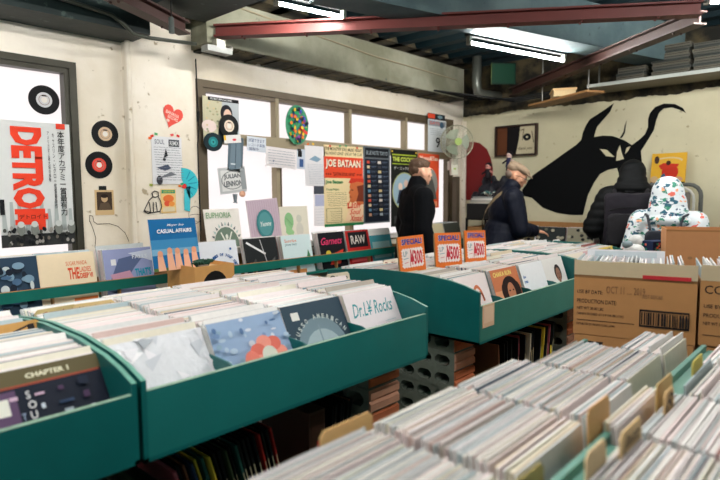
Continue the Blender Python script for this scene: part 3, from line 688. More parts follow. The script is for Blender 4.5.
divs = [(.83, .79, .16, .965, 'large tan divider card standing at the front left of the nearest row', (214, 172, 112), None),
        (1.23, .410, .13, .99, 'tan divider card with a white back in the middle of the nearest bins', (218, 172, 116), None),
        (1.49, .345, .14, .99, 'olive-tan divider card in front of the green ledge at right', (196, 164, 104), None),
        (1.02, .340, .10, .985, 'cream divider card lying against the green ledge', (232, 204, 156), None),
        (1.16, .322, .13, .985, 'wide tan divider card just behind the green ledge, with faint writing', (222, 190, 138), 'Jazz'),
        (.885, .413, .15, .955, 'olive-striped cardboard divider at the bottom of the nearest row', (176, 158, 96), None),
        (1.43, .320, .08, .985, 'small tan divider card at the right end of the green ledge', (206, 168, 112), 'R'),
        (1.74, .325, .12, .99, 'yellow-green divider card by the right edge', (190, 176, 80), None)]
for x, y, w_, zt, lab, col, txt in divs: divider(lab, x, y, zt-.36, w_, .36, col, txt, 2, 0)
# ================================================================== CARTONS
cm = mat((190, 136, 84), .8, 0, .06, 20); cin = mat((206, 186, 152), .8, 0, .06, 20)
INK = (50, 42, 40)
def carton(label, x, y, z, rz, W_, D_, H_, front, flap=True, back=True, cat='carton', side=None, m=None):
    """open carton; its printed face looks to local -y, origin at the lower left front corner"""
    m = m or cm; root = empty('cardboard_carton', (x, y, z), label, cat, None, rz); t = .006
    q = MB(); q.box((0, 0, 0), (W_, D_, t), m)
    q.box((0, 0, t), (W_, t, H_), m); q.box((0, D_-t, t), (W_, D_, H_), m); q.box((0, t, t), (t, D_-t, H_), m); q.box((W_-t, t, t), (W_, D_-t, H_), m)
    paint(q, (W_/2, 0, H_/2), (1, 0, 0), (0, 0, 1), W_, H_, front)
    if side: paint(q, (0, D_/2, H_/2), (0, -1, 0), (0, 0, 1), D_, H_, side)
    q.build('box_body', root)
    if flap:
        q = MB(); rr_ = random.Random(label); n = 10; top = [(W_*(1-i/n), -.006, H_+.062+rr_.uniform(-.004, .003)) for i in range(n+1)]
        q.prism([(0, -.002, H_), (W_, -.002, H_)] + top, (0, .005, 0), cin); q.build('torn_flap', root)
    return root
bars = []; r_ = random.Random(9); xx = .575
while xx < .93: w_ = r_.choice((.006, .01, .016)); bars.append(('rect', xx, .26, xx+w_, .46, INK)); xx += w_+r_.choice((.005, .008, .012))
FR = [('rect', 0, .955, 1, 1, (140, 100, 62)), ('text', 'USE BY DATE:', .03, .69, .25, .75, INK), ('text', 'PRODUCTION DATE:', .03, .53, .37, .60, INK), ('text', 'NET WT 30.00 LBS', .03, .42, .26, .47, INK), ('text', '(WHEN STORED AT 0 F OR BELOW)', .03, .32, .43, .37, INK),
      ('rect', .03, .24, .52, .25, INK), ('text', 'DISTRIBUTED BY: FROZEN FOODS, JAPAN', .03, .15, .36, .20, INK), ('ring', .75, .36, .0, .0, .0, 0, 1, INK),
      ('rect', .56, .47, .95, .50, INK), ('rect', .56, .22, .95, .25, INK), ('rect', .56, .22, .57, .5, INK), ('rect', .94, .22, .95, .5, INK), ('text', 'OCT 11 .... 2019', .28, .72, .60, .84, (146, 108, 74)), ('text', 'BEST BEFORE', .58, .68, .74, .74, (150, 112, 78))] + bars
FR = [s for s in FR if s[0] != 'ring']
an = math.atan2(.492-.932, 2.473-2.357)
c1 = carton('printed brown carton of records marked USE BY DATE, with a barcode', 2.362, .93, .84, an, .452, .34, .255, FR)
q = MB(); q.box((.26, -.0075, .253), (.43, -.0025, .268), mat((196, 40, 48), .4)); q.build('red_tape', c1)
dx, dy = math.cos(an), math.sin(an)
FR2 = [('text', 'COATED', .03, .80, .42, .93, INK), ('text', 'USE BY DATE:', .03, .58, .28, .64, INK), ('text', 'PRODUCTION DATE:', .03, .44, .40, .50, INK), ('text', 'NET WT 30.00 LBS', .03, .32, .26, .37, INK), ('rect', .03, .16, .52, .17, INK)]
carton('printed brown carton marked COATED at the right edge', 2.362+dx*.462, .93+dy*.462, .845, an, .452, .34, .255, FR2)
FL = [('rtext', 'O57', .02, .02, .03, .03, INK), ('btext', '057', .05, .68, .26, .92, INK), ('text', 'KEEP FROZEN', .4, .6, .8, .7, INK)]
for k in range(3):
    for j in range(2):
        lab = ('brown carton marked 057 under the USE BY DATE carton', 'hidden middle carton', 'floor carton')[k]
        if j or k: continue
        carton(lab, 2.362+dx*.006, .93+dy*.006, .557, an, .44, .34, .28, FL[1:], False)
q = MB(); q.box((0, .0, 0), (.95, .36, .55), mat((150, 112, 72), .8)); q.box((.02, -.001, .02), (.46, 0, .26), C(160, 118, 76)); q.box((.48, -.001, .02), (.93, 0, .26), C(160, 118, 76))
o = q.build('storage_crate', loc=(2.362, .93, 0)); o.rotation_euler.z = an; tag(o, 'wide brown crate on the floor beneath the printed cartons', 'crate')
carton('closed-sided brown carton under the COATED carton', 2.362+dx*.47, .93+dy*.47, .557, an, .44, .34, .28, [], False)
# sleeves in the cartons, tops a little above the rim; they face along the carton
perp = Vector((-dy, dx, 0)); al = Vector((dx, dy, 0))
r_ = random.Random(21)
for j in range(2):
    base = Vector((2.362, .93, 0)) + al*(.462*j)
    for i in range(30):
        u_ = .03+i*.0135; cc = base + al*u_ + perp*(.17)
        ci = r_.choice([0, 1, 3, 5, 9, 9, 1, 2])
        T = Matrix.Translation((cc.x, cc.y, .853+.005*j)) @ Matrix.Rotation(an+math.pi/2, 4, 'Z') @ Matrix.Rotation(R(r_.uniform(-6, -2)), 4, 'X')
        packed.box((-.155, 0, 0), (.155, .005, .300+r_.uniform(-.004, .01)), mat(TOPC[ci], .55, 0, .10, 60, 0, .15), T)
o = lp('clear-sleeved white record sticking up in the USE BY DATE carton', 2.62, .84, .853, (236, 236, 240), [('rect', .1, .9, .9, .98, (210, 220, 226))], 6, math.degrees(an)+4, h=.318)
o.location = (2.60, .80, .868)
# large plain carton behind, and records around it
carton('large plain brown carton in front of the floral hooded person', 3.57, .88, .955, an+.08, .62, .3, .27, [('rect', .0, .96, 1, 1, (160, 116, 72)), ('ell', .2, .4, .02, .03, (160, 120, 80))], False, m=mat((188, 134, 88), .8, 0, .08, 20))
q = MB(); q.box((0, 0, 0), (.66, .34, .955), mat((120, 90, 60), .8)); o = q.build('cabinet', loc=(3.57, .88, 0)); o.rotation_euler.z = an+.08
for xd in (.02, .34):
    q = MB(); q.box((xd, -.008, .05), (xd+.30, 0, .90), mat((134, 100, 66), .7)); dd_ = q.build('cabinet_door', o)
    q = MB(); q.box((xd+.26, -.02, .5), (xd+.275, -.008, .6), STEEL); q.build('handle', dd_)
tag(o, 'plain brown cabinet under the large plain carton', 'cabinet')
# papers / bags on the packed cartons
for k, (px, py, c_, lab) in enumerate(((605, 262, (224, 140, 90), 'orange-edged sleeve lying behind the printed carton'), (640, 258, (232, 232, 236), 'clear plastic sleeve lying behind the printed carton'), (700, 254, (224, 228, 236), 'clear plastic sleeve lying by the large plain carton'))):
    pass
# ================================================================== WALL SHELF with records
SG = mat((16, 110, 96), .45, 0, .2, 12, .05)
def wall_shelf(label, xa, xb, z=.80):
    root = empty('display_shelf', (xa, 3.38, z-.02), label, 'shelf'); L_ = xb-xa
    q = MB(); q.box((0, 0, 0), (L_, .36, .018), SG); q.build('board', root)
    q = MB(); q.box((0, -.016, .088), (L_, 0, .148), SG); q.box((0, -.014, .148), (L_, -.002, .151), WOOD); q.build('front_rail', root)
    q = MB(); q.box((0, .0, .108), (.014, .33, .160), WOOD); q.build('end_board', root)
    q = MB(); q.box((L_-.014, .0, .108), (L_, .33, .160), WOOD); q.build('end_board', root)
    n = int(L_/.36)
    for i in range(1, n):
        q = MB(); q.box((i*L_/n-.004, .0, .018), (i*L_/n+.004, .33, .13), WOOD); q.build('partition', root)
    for i in (0.04, L_-.08):
        q = MB(); q.box((i, .02, -.78), (i+.04, .06, 0), WOOD); q.box((i, .30, -.78), (i+.04, .34, 0), WOOD); q.build('leg', root)
    return root
wall_shelf('green-railed display shelf under the DETROIT poster', -.4, 1.885)
wall_shelf('green-railed display shelf under the wide window', 2.11, 4.24)
wall_shelf('display shelf in the corner behind the man in black', 4.26, 5.35)
def wcover(px, label, base, shapes, lean=13, y=3.405, z=.799, rz=0, behind=5, seed=0):
    x = onY(px, 255, 3.42).x
    o = lp(label, x, y, z, base, shapes, lean, rz)
    pack(x+.004, y+.009, y+.009+behind*.0085, z, lean+.6, 'w'+label, zj=.006, th=(.006, .012))
    return o
wcover(8, 'dark blue mottled record cover at the far left of the wall shelf', (40, 62, 82), [('ell', rs.random()*.8+.1, rs.random()*.8+.1, rs.uniform(.03, .1), rs.uniform(.03, .08), rs.choice([(120, 150, 170), (20, 30, 44), (190, 200, 200), (70, 100, 130)])) for i in range(40)], behind=9)
wcover(69, 'cream record cover reading THE LADIES in red', (234, 214, 180), [('text', 'SUGAR PANDA', .48, .76, .86, .84, (214, 100, 60)), ('btext', 'THE', .50, .50, .70, .72, (222, 84, 50)), ('text', 'LADIES', .71, .62, .92, .72, (222, 84, 50)), ('btext', 'DEEP VI', .71, .50, .94, .60, (222, 84, 50)), ('rect', .55, .02, .98, .14, (224, 120, 60))], behind=11)
wcover(131, 'pale blue and mauve record cover with THAT\'S in turquoise', (150, 158, 196), [('poly', [(0, .2), (.3, .8), (.9, .9), (.6, .6), (.2, .1)], (90, 104, 140)), ('poly', [(.1, .5), (.5, .55), (.6, .3), (.2, .2)], (200, 150, 170)), ('poly', [(.5, .9), (1, .95), (1, .7)], (206, 212, 226)), ('text', 'FALLS', .58, .78, .9, .86, (230, 236, 240)), ('rect', .14, .68, .24, .8, (232, 232, 232)), ('btext', "THAT'S", .60, .42, .94, .58, (20, 150, 176)), ('btext', 'LIFE', .68, .30, .90, .40, (20, 150, 176))], behind=11)
# upper record rack pieces on shelf
wcover(222, 'white record cover with a blue swirl of letters', (226, 230, 236), arct('windmills of your mind', .55, .30, .38, 170, 10, .07, (40, 90, 150)) + [('ring', .55, .3, .24, .22, .02, 0, 200, (60, 110, 160)), ('ell', .8, .8, .03, .03, (60, 100, 160))], behind=4)
wcover(264, 'black record cover with white streaks on the wall shelf', (30, 34, 36), [('line', [(.1, .9), (.6, .6)], .016, (230, 230, 230)), ('line', [(.5, .95), (.62, .4)], .006, (200, 200, 200)), ('poly', [(.1, .3), (.3, .5), (.4, .2)], (70, 72, 70)), ('poly', [(.6, .3), (.9, .5), (.8, .1)], (90, 90, 88)), ('rect', .8, .0, 1, .12, (220, 210, 200))], behind=4)
wcover(300, 'pale green-blue record cover with small orange and black print', (206, 224, 224), [('text', 'Sunrise', .1, .82, .5, .9, (220, 120, 70)), ('text', 'Johnny Smith', .1, .72, .5, .79, (40, 110, 120)), ('poly', [(.75, .3), (.85, .6), (.95, .3)], (60, 120, 80)), ('rect', .0, .0, .7, .1, (224, 150, 90))], behind=8)
wcover(335, 'black record cover with pink script and a red shape', (18, 18, 24), [('itext', 'Garnets', .08, .66, .9, .86, (226, 60, 110)), ('poly', [(.3, .1), (.5, .4), (.9, .5), (.7, .1)], (210, 60, 40)), ('ell', .3, .4, .1, .1, (200, 180, 60))], behind=8)
wcover(361, 'red record cover with a black panel on the wall shelf', (176, 36, 34), [('rect', .1, .5, .9, .95, (24, 22, 26)), ('text', 'RAW', .2, .6, .8, .85, (230, 220, 210)), ('rect', .1, .08, .9, .4, (220, 90, 90))], behind=5)
wcover(383, 'turquoise record cover beside the man in the black coat', (70, 150, 160), [('rect', .1, .1, .9, .6, (150, 190, 190)), ('rect', 0, .8, 1, 1, (226, 226, 220))], behind=5)
for i, px in enumerate((438, 455)): wcover(px, ('cream record cover on the corner shelf, left of the fan post', 'dark record cover on the corner shelf below the fan')[i], ((206, 196, 160), (70, 74, 66))[i], [], behind=12)
# brown carton with a black arch letter, and the tall blue cover standing on it
q_ = carton('small brown carton with a bold black letter O, at the gap in the wall shelf', 1.80, 3.02, .735, 0, .285, .33, .265, [('ell', .5, .45, .33, .42, (24, 22, 22)), ('ell', .5, .36, .17, .26, (196, 146, 88)), ('rect', .33, 0, .67, .2, (196, 146, 88))], False, m=mat((214, 158, 92), .75, 0, .08, 20))
q = MB(); q.box((0, 0, 0), (.31, .33, .73), mat((110, 80, 54), .8)); q.box((.02, -.004, .04), (.29, 0, .62), mat((130, 96, 64), .7)); tag(q.build('storage_crate', loc=(1.79, 3.02, 0)), 'tall crate under the brown carton with the letter O', 'crate')
q = MB(); q.box((0, 0, 0), (.270, .315, .008), TAN); tag(q.build('carton_lid', loc=(1.8075, 3.0275, .967)), 'loose board lying inside the top of the brown carton with the letter O', 'board')
hands = []
for i, (cx, s_) in enumerate(((.16, 1), (.36, 1.15), (.52, 1.1), (.70, 1.0), (.88, 1.1))):
    hands += [('poly', [(cx-.07, 0), (cx-.06, .28*s_), (cx-.01, .36*s_), (cx+.05, .3*s_), (cx+.09, 0)], (236, 178, 146)), ('ell', cx, .33*s_, .055, .06, (226, 160, 126))]
o = lp('blue record cover reading CASUAL AFFAIRS with upraised hands', onY(175, 240, 3.22).x-.005, 3.18, .976, (20, 104, 160), [('rect', 0, .4, 1, .6, (60, 136, 184)), ('rect', 0, .3, 1, .42, (120, 170, 200)), ('rect', 0, 0, 1, .06, (80, 110, 60))] + hands + [('itext', 'Mayer Ino', .36, .84, .72, .90, (230, 236, 240)), ('btext', 'CASUAL AFFAIRS', .14, .72, .88, .80, (230, 236, 240))], 10, 2, th=.008, w=.325, h=.32)
# little cactus ornaments in front of it
q = MB(); g_ = mat((40, 80, 62), .7, 0, .2, 40)
r_ = random.Random(2)
for i in range(26):
    a = r_.uniform(0, 6.28); l_ = r_.uniform(.03, .075); x0 = r_.uniform(-.04, .04)
    q.tube([(x0, 0, .02), (x0+l_*.5*math.cos(a), .3*l_*math.sin(a), .03+l_*.4), (x0+l_*math.cos(a), .5*l_*math.sin(a), .02+l_*.5)], [.006, .008, .002], g_, 6)
q.tube([(0, 0, 0), (0, 0, .03)], [.03, .036], mat((140, 120, 100), .7), 12)
tag(q.build('succulent_plant', smooth=True, loc=(1.88, 3.06, .976)), 'small spiky green plant at the foot of the blue CASUAL AFFAIRS cover', 'plant')
# records displayed on the window sill, leaning on the glass
def sill(px0, px1, py0, py1, label, base, shapes, Y, lean, roll=0, zb=None):
    x = onY((px0+px1)/2, (py0+py1)/2, Y).x; z0 = 1.02
    return lp(label, x, Y, zb or z0, base, shapes, lean, 0, roll=roll)
q = empty('sill_board', (2.34, 3.56, .99), 'narrow white board along the sill of the wide window', 'shelf'); t = MB(); t.box((0, 0, 0), (2.2, .205, .02), mat((206, 200, 190), .6)); t.build('board', q)
t = MB(); t.box((0, -.01, 0), (2.2, 0, .045), mat((214, 210, 202), .5)); t.build('lip', q)
t = MB(); t.box((.3, .02, -.19), (.34, .2, 0), WOOD); t.box((1.8, .02, -.19), (1.84, .2, 0), WOOD); t.build('bracket', q)
G2 = (120, 132, 116)
fan_ = [('ell', .55, .10, .36, .46, (110, 128, 112)), ('rect', 0, 0, 1, .06, (226, 220, 212))]
for i in range(13):
    a = R(12+i*13); fan_.append(('poly', [(.55+.38*math.cos(a-.07), .1+.5*math.sin(a-.07)), (.55+.46*math.cos(a), .1+.60*math.sin(a)), (.55+.38*math.cos(a+.07), .1+.5*math.sin(a+.07))], (80, 92, 96) if i % 2 else (170, 190, 186)))
fan_ += [('ell', .55, .08, .12, .18, (214, 216, 204)), ('line', [(.5, .2), (.4, .42)], .012, (220, 222, 210)), ('line', [(.6, .2), (.7, .42)], .012, (220, 222, 210)), ('ell', .55, .32, .04, .06, (220, 222, 210)), ('text', 'EUPHORIA', .04, .78, .74, .92, (116, 160, 112)), ('itext', 'live', .42, .02, .62, .12, (60, 70, 80))]
sill(205, 246, 203, 236, 'white record cover reading EUPHORIA over a green fan', (232, 226, 218), fan_, 3.60, 10)
sill(250, 284, 190, 236, 'mauve patterned record cover with a teal oval, tilted on the sill', (196, 176, 188), [('line', [(.06+.07*i, .03), (.06+.07*i, .97)], .002, (170, 140, 158)) for i in range(13)] + [('ell', .5, .42, .28, .34, (60, 124, 128)), ('ell', .5, .42, .22, .28, (84, 146, 148)), ('itext', 'Yvonne', .34, .36, .68, .48, (226, 232, 226))], 3.62, 6, -4, 1.055).scale = (1.0, 1, 1.1)
sill(280, 312, 199, 232, 'cream record cover with a green cat and a grey figure', (222, 216, 198), [('ell', .3, .6, .16, .24, (138, 186, 132)), ('poly', [(.16, .3), (.2, .6), (.46, .3), (.36, .12)], (150, 196, 140)), ('line', [(.2, .7), (.4, .5)], .004, (90, 140, 90)), ('ell', .66, .66, .1, .11, (202, 200, 184)), ('ell', .66, .36, .13, .2, (206, 202, 188)), ('rect', .2, .08, .5, .2, (90, 80, 30)), ('text', 'SOUND', .22, .1, .48, .18, (200, 180, 60))], 3.63, 6)

# soft things at the end of the bins beside the printed carton
p = onZ(634, 256, 1.03); q = MB(); fz = mat((206, 210, 208), .95, 0, .2, 80, .4)
q.ell((0, 0, .04), (.07, .065, .04), fz); q.ell((.025, 0, .095), (.045, .045, .042), fz); q.ell((-.04, .03, .075), (.032, .032, .025), mat((120, 136, 140), .9))
tag(q.build('knitted_hat', smooth=True, loc=p), 'pale grey knitted hat with a bobble on the sleeves beside the large carton', 'hat')
p = onZ(655, 258, 1.02); q = MB(); nb = C(30, 44, 80); q.box((-.07, -.05, 0), (.07, .05, .11), nb)
rb = random.Random(4)
paint(q, (0, -.05, .055), UX, UZ, .14, .11, [('ell', rb.uniform(.08, .92), rb.uniform(.08, .92), .07, .06, rb.choice([(236, 120, 90), (230, 226, 220), (60, 150, 130), (236, 190, 80), (200, 70, 100)])) for _ in range(26)])
for _ in range(16): 
    yy, zz = rb.uniform(-.04, .04), rb.uniform(.02, .09); q.box((-.0712, yy-.007, zz-.007), (-.07, yy+.007, zz+.007), C(*rb.choice([(236, 120, 90), (230, 226, 220), (60, 150, 130), (236, 190, 80)])))
tag(q.build('patterned_bag', loc=p, rz=R(-30)), 'small navy bag with a bright flower pattern beside the large carton', 'bag')
# ================================================================== PAPERS AND DISCS ON THE WINDOW WALL
K = (10, 10, 14)
def disc45(label, px, py, rpx, Y, lab_col, hole=.18):
    c = onY(px, py, Y); q = MB(); r = .088
    n = 40; prof = [(.0, 0), (r, 0), (r, .0015), (0, .0015)]
    V = [(r*math.cos(2*math.pi*i/n), 0, r*math.sin(2*math.pi*i/n)) for i in range(n)]
    q.prism(V, (0, -.002, 0), mat((5, 7, 9), .45, 0, .1, 30, 0, 0, .2))
    u, v = (1, 0, 0), (0, 0, 1); O = (0, -.002, 0); W_ = 2*r
    paint(q, O, u, v, W_, W_, [('ring', .5, .5, .44, .44, .012, 0, 360, (14, 16, 20)), ('ring', .5, .5, .38, .38, .012, 0, 360, (12, 14, 18)), ('ell', .5, .5, .26, .26, lab_col), ('ring', .5, .5, .18, .18, .02, 0, 360, (150, 130, 120)), ('ell', .5, .5, .10, .10, (230, 224, 216)), ('rect', .42, .62, .58, .66, K)])
    return tag(q.build('single_record', loc=(c.x, Y, c.z)), label, 'record')
disc45('black seven-inch record with a grey label stuck on the left window', 44, 100, 13, 3.775, (206, 206, 208))
disc45('black seven-inch record with a cream label on the wall, upper of two', 105, 134, 12, 3.778, (206, 178, 146))
disc45('black seven-inch record with a red label on the wall, lower of two', 99, 165, 12, 3.778, (216, 74, 60))
disc45('black seven-inch record hanging over the magazine cover in the window', 229, 126, 11, 3.715, (226, 206, 186))
crowd = []
r_ = random.Random(8)
for i in range(60): crowd.append(('ell', r_.random()*.94+.03, r_.uniform(.02, .16), .022, .016, r_.choice([(40, 40, 44), (70, 70, 66), (110, 104, 96), (24, 26, 30), (150, 146, 140)])))
for i, cx in enumerate((.24, .42, .75, .93)): crowd += [('ell', cx, .14, .055, .05, (120, 124, 118)), ('ell', cx, .18, .045, .025, (196, 200, 196))]
pk = []
for i in range(10): x = .05+i*.1; pk.append(('poly', [(x-.03, .12), (x-.02, .30+.06*((i*7) % 3)), (x+.02, .30+.06*((i*7) % 3)), (x+.04, .12)], (170, 178, 176)))
jp1 = '本年度アカデミー賞最有力'; jp2 = 'キャスリン・ビグロー監督最新作'; jp3 = 'アメリカ史上最大級の暴動'
wall_sheet('film_poster', 'big white film poster with DETROIT in vertical red letters in the left window', 'poster', -2, 122, 72, 246, (214, 216, 214),
           pk + [('rect', 0, 0, 1, .10, (50, 52, 52)), ('rtext', 'DETROIT', .18, .13, .60, .955, (232, 66, 40)), ('vtext', jp1, .815, .24, .915, .94, K), ('vtext', jp2, .735, .30, .775, .92, (50, 50, 54)), ('vtext', jp3, .67, .52, .70, .93, (60, 60, 64)), ('rect', .80, .955, .93, 1, (226, 70, 50)), ('rect', .22, .214, .63, .264, (230, 66, 40)), ('text', 'デトロイト', .24, .222, .61, .258, K), ('rect', -.0, .26, .06, .38, (24, 26, 28))] + crowd, 3.775)
wall_sheet('photograph', 'small sepia portrait photograph taped to the wall by the left window', 'photo', 95, 190, 114, 215, (206, 176, 130),
           [('rect', .1, .2, .9, .92, (66, 52, 40)), ('ell', .5, .66, .17, .15, (190, 160, 120)), ('ell', .5, .76, .19, .08, (40, 30, 24)), ('poly', [(.16, .2), (.28, .48), (.7, .5), (.88, .2)], (90, 74, 58)), ('rect', .22, 1.0, .62, 1.16, (30, 34, 32))], 3.777)
def sketch(name, label, cat, px0, py0, px1, py1, lines, wd, Y, col=(40, 36, 34)):
    a = onY(px0, py1, Y); b_ = onY(px1, py0, Y); W_ = b_.x-a.x; H_ = b_.z-a.z; q = MB()
    paint(q, (0, 0, 0), UX, UZ, W_, H_, [('line', l, wd, col) for l in lines], 0.001, .00005)
    return tag(q.build(name, loc=((a.x+b_.x)/2, Y, (a.z+b_.z)/2)), label, cat)
sketch('wall_drawing', 'thin pencil outline drawn on the wall below the sepia photograph', 'drawing', 90, 214, 128, 248, [[(.02, .8), (.03, 1), (.1, .97), (.12, .8), (.2, .72), (.5, .72), (.72, .62), (.9, .4), (1, .1)], [(.02, .85), (.1, .55), (.15, .3), (.12, 0)]], .004, 3.778, (90, 80, 70))
# pier: Y = 3.70 face
PY = 3.696
hp = [(.5+.48*math.sin(t_)**3, .55+(.40*math.cos(t_)-.16*math.cos(2*t_)-.06*math.cos(3*t_)-.03*math.cos(4*t_))) for t_ in [i*math.pi/14 for i in range(28)]]
c = onY(172, 117, PY); q = MB(); q.prism([((x-.5)*.16, 0, (y-.5)*.18) for x, y in hp], (0, -.002, 0), C(226, 84, 72)); paint(q, (0, -.002, 0), UX, UZ, .16, .18, [('text', 'BANANA', .16, .55, .8, .68, (246, 220, 206)), ('text', 'RECORD', .3, .4, .8, .52, (246, 220, 206)), ('ell', .36, .3, .08, .06, (240, 200, 190))])
o = q.build('heart_sticker', loc=c); o.rotation_euler.y = R(20); tag(o, 'red heart-shaped sticker high on the pier', 'sticker')
wall_sheet('event_flyer', 'white flyer of small black drawings taped on the pier', 'flyer', 152, 137, 182, 184, (222, 222, 224),
           [('rect', .56, .80, .92, .95, (70, 74, 78)), ('text', 'REMIX', .6, .83, .9, .92, (220, 220, 220)), ('text', 'SOUL', .1, .84, .42, .94, (90, 96, 110)), ('poly', [(.38, .55), (.46, .76), (.52, .6)], K), ('ell', .4, .52, .05, .03, K), ('ell', .22, .08, .1, .1, (60, 60, 66)), ('poly', [(.15, .34), (.5, .42), (.62, .34), (.4, .28)], (70, 80, 100)), ('poly', [(.1, .1), (.6, .26), (.8, .2)], (120, 124, 130))] + scrib(14, .06, .06, .94, .80, (120, 124, 132), 4, .003), PY-.001)
tape = [(152, 136, (226, 60, 40)), (156, 134, (90, 170, 110)), (150, 138, (236, 110, 50)), (172, 135, (226, 90, 90)), (178, 136, (210, 50, 50)), (151, 185, (150, 160, 70)), (180, 186, (230, 120, 50)), (182, 184, (60, 160, 120))]
def tapes(lst, Y):
    for i, (px, py, c_) in enumerate(lst):
        p = onY(px, py, Y); q = MB(); q.box((-.012, -.001, -.008), (.012, 0, .008), C(*c_)); o = q.build('tape_strip', loc=p); o.rotation_euler.y = R(i*37 % 50-25)
        nm = {(0): 'red', 1: 'green'}.get(0)
        tag(o, 'short strip of coloured tape holding a flyer', 'tape', 'coloured tape strips on the wall')
tapes(tape, PY-.004)
sketch('wall_drawing', 'black brush drawing of a seated furry figure on the pier', 'drawing', 144, 191, 162, 214, [[(.5, .75), (.45, .9), (.6, 1), (.78, .95), (.8, .78), (.62, .72), (.5, .75)], [(.5, .75), (.3, .6), (.1, .3), (0, .12), (.2, .02), (.5, .06), (.85, .1), (.95, .3), (.9, .55), (.78, .75)], [(.3, .5), (.35, .04)], [(.5, .5), (.5, .06)], [(.65, .5), (.7, .08)], [(.0, .15), (.4, .05)]], .007, PY-.001)
wall_sheet('event_flyer', 'orange and green flyer below the white one on the pier', 'flyer', 161, 189, 176, 213, (232, 196, 130), [('rect', .05, .82, .95, .96, (60, 150, 110)), ('ell', .5, .6, .36, .16, (230, 120, 60)), ('ell', .4, .4, .2, .12, (226, 90, 60)), ('ell', .7, .38, .2, .1, (236, 150, 70)), ('rect', .1, .06, .9, .24, (222, 206, 170)), ('text', 'LIVE SHOW', .15, .86, .85, .93, (230, 200, 60))], PY-.001)
c = onY(184, 184, PY); q = MB(); P = [(x, 0, z) for x, z in arc(0, 0, .115, -70, 100, 18)]+[(-.02, 0, .04), (.01, 0, -.03)]; q.prism(P, (0, -.002, 0), C(60, 188, 200)); q.prism([(.0, 0, -.02), (.05, 0, -.02), (.04, 0, -.20), (-.005, 0, -.19)], (0, -.002, 0), C(70, 190, 204))
paint(q, (0, -.002, 0), UX, UZ, .2, .2, [('ell', .5, .42, .09, .09, (206, 50, 50))] + [('line', [(.5+.2*math.cos(R(a)), .5+.2*math.sin(R(a))), (.5+.5*math.cos(R(a)), .5+.5*math.sin(R(a)))], .006, (30, 130, 160)) for a in range(-50, 90, 28)])
tag(q.build('cut_out_disc', loc=(c.x, PY-.001, c.z)), 'turquoise curled cut-out shape beside the window frame', 'decoration')
sketch('wall_drawing', 'thin circle drawn on the wall at the foot of the window frame', 'drawing', 189, 206, 201, 224, [[(.5+.5*math.cos(R(a)), .5+.5*math.sin(R(a))) for a in range(0, 361, 24)], [(.1, .5), (.5, .55), (.9, .5)], [(.4, .2), (.7, .1)]], .004, PY-.002, (110, 100, 96))
# wide window ------------------------------------------------
GX = 3.764
wall_sheet('magazine_cover', 'magazine cover with a portrait of a woman in a dark hood, in the wide window', 'magazine', 203, 98, 239, 142, (180, 186, 190),
           [('rect', 0, 0, .52, 1, (196, 190, 160)), ('ell', .16, .34, .2, .14, (226, 206, 200)), ('rect', .14, .92, 1, 1, K), ('text', 'MUSIC MAGAZINE', .2, .94, .8, .985, (220, 220, 220)), ('ell', .64, .66, .17, .20, (26, 26, 34)), ('ell', .67, .62, .11, .14, (226, 190, 170)), ('poly', [(.35, 0), (.45, .42), (.9, .42), (1, 0)], (30, 34, 40)), ('line', [(.63, .58), (.70, .57)], .006, (150, 60, 60))] + [('ell', r_.random()*.45, r_.random()*.9, .03, .02, r_.choice([(170, 160, 130), (210, 190, 150), (150, 160, 130)])) for i in range(22)], GX-.028)
c = onY(213, 142, GX-.036); q = MB(); q.prism([(x, 0, z) for x, z in arc(0, 0, .082, 0, 342, 28, .070)], (0, -.003, 0), C(22, 40, 46)); paint(q, (0, -.003, 0), UX, UZ, .16, .14, [('ell', .5, .5, .26, .28, (30, 120, 124)), ('ell', .5, .5, .14, .16, (50, 150, 150)), ('ell', .5, .5, .04, .05, (20, 40, 44))])
tag(q.build('picture_disc', loc=(c.x, c.y, c.z)), 'dark teal picture disc stuck below the magazine cover', 'record')
wall_sheet('card_strip', 'grey strip with a picture of blue jeans hanging under a seven-inch record', 'card', 228, 137, 243, 172, (92, 108, 118), [('poly', [(.1, 0), (.2, .9), (.8, .9), (.9, 0)], (110, 128, 140)), ('line', [(.5, .1), (.5, .8)], .006, (60, 74, 84)), ('rect', .2, .2, .5, .24, (200, 210, 214)), ('rect', .1, .9, .9, .98, (70, 80, 90))], GX-.05, rot=-4)
wall_sheet('card_strip', 'curved white card with a red mark pinned under the seven-inch record', 'card', 224, 135, 241, 143, (226, 222, 220), [('ell', .6, .4, .12, .15, (216, 70, 80)), ('rect', 0, .4, .12, 1, (236, 190, 60))], GX-.056, rot=6)
wall_sheet('event_flyer', 'grey flyer reading JULIAN LENNON hanging in the wide window', 'flyer', 219, 167, 246, 193, (186, 188, 188), [('rect', .08, .1, .92, .9, (214, 214, 212)), ('ring', .5, .5, .42, .36, .03, 0, 360, (120, 124, 126)), ('btext', 'JULIAN', .18, .52, .82, .74, (90, 96, 100)), ('btext', 'LENNON', .16, .26, .84, .48, (90, 96, 100)), ('rect', .8, .1, .98, .95, (150, 156, 158))], GX-.05, rot=6)
q = MB(); q.tube([(0, 0, 0), (.002, 0, -.06), (0, 0, -.07)], [.02, .012, .02], mat((120, 130, 136), .6), 8); q.ell((.07, 0, -.0), (.03, .01, .025), mat((210, 160, 130), .6)); p = onY(235, 194, GX-.05); tag(q.build('hanging_tassel', loc=p), 'grey tassel hanging below the JULIAN LENNON flyer', 'tassel')
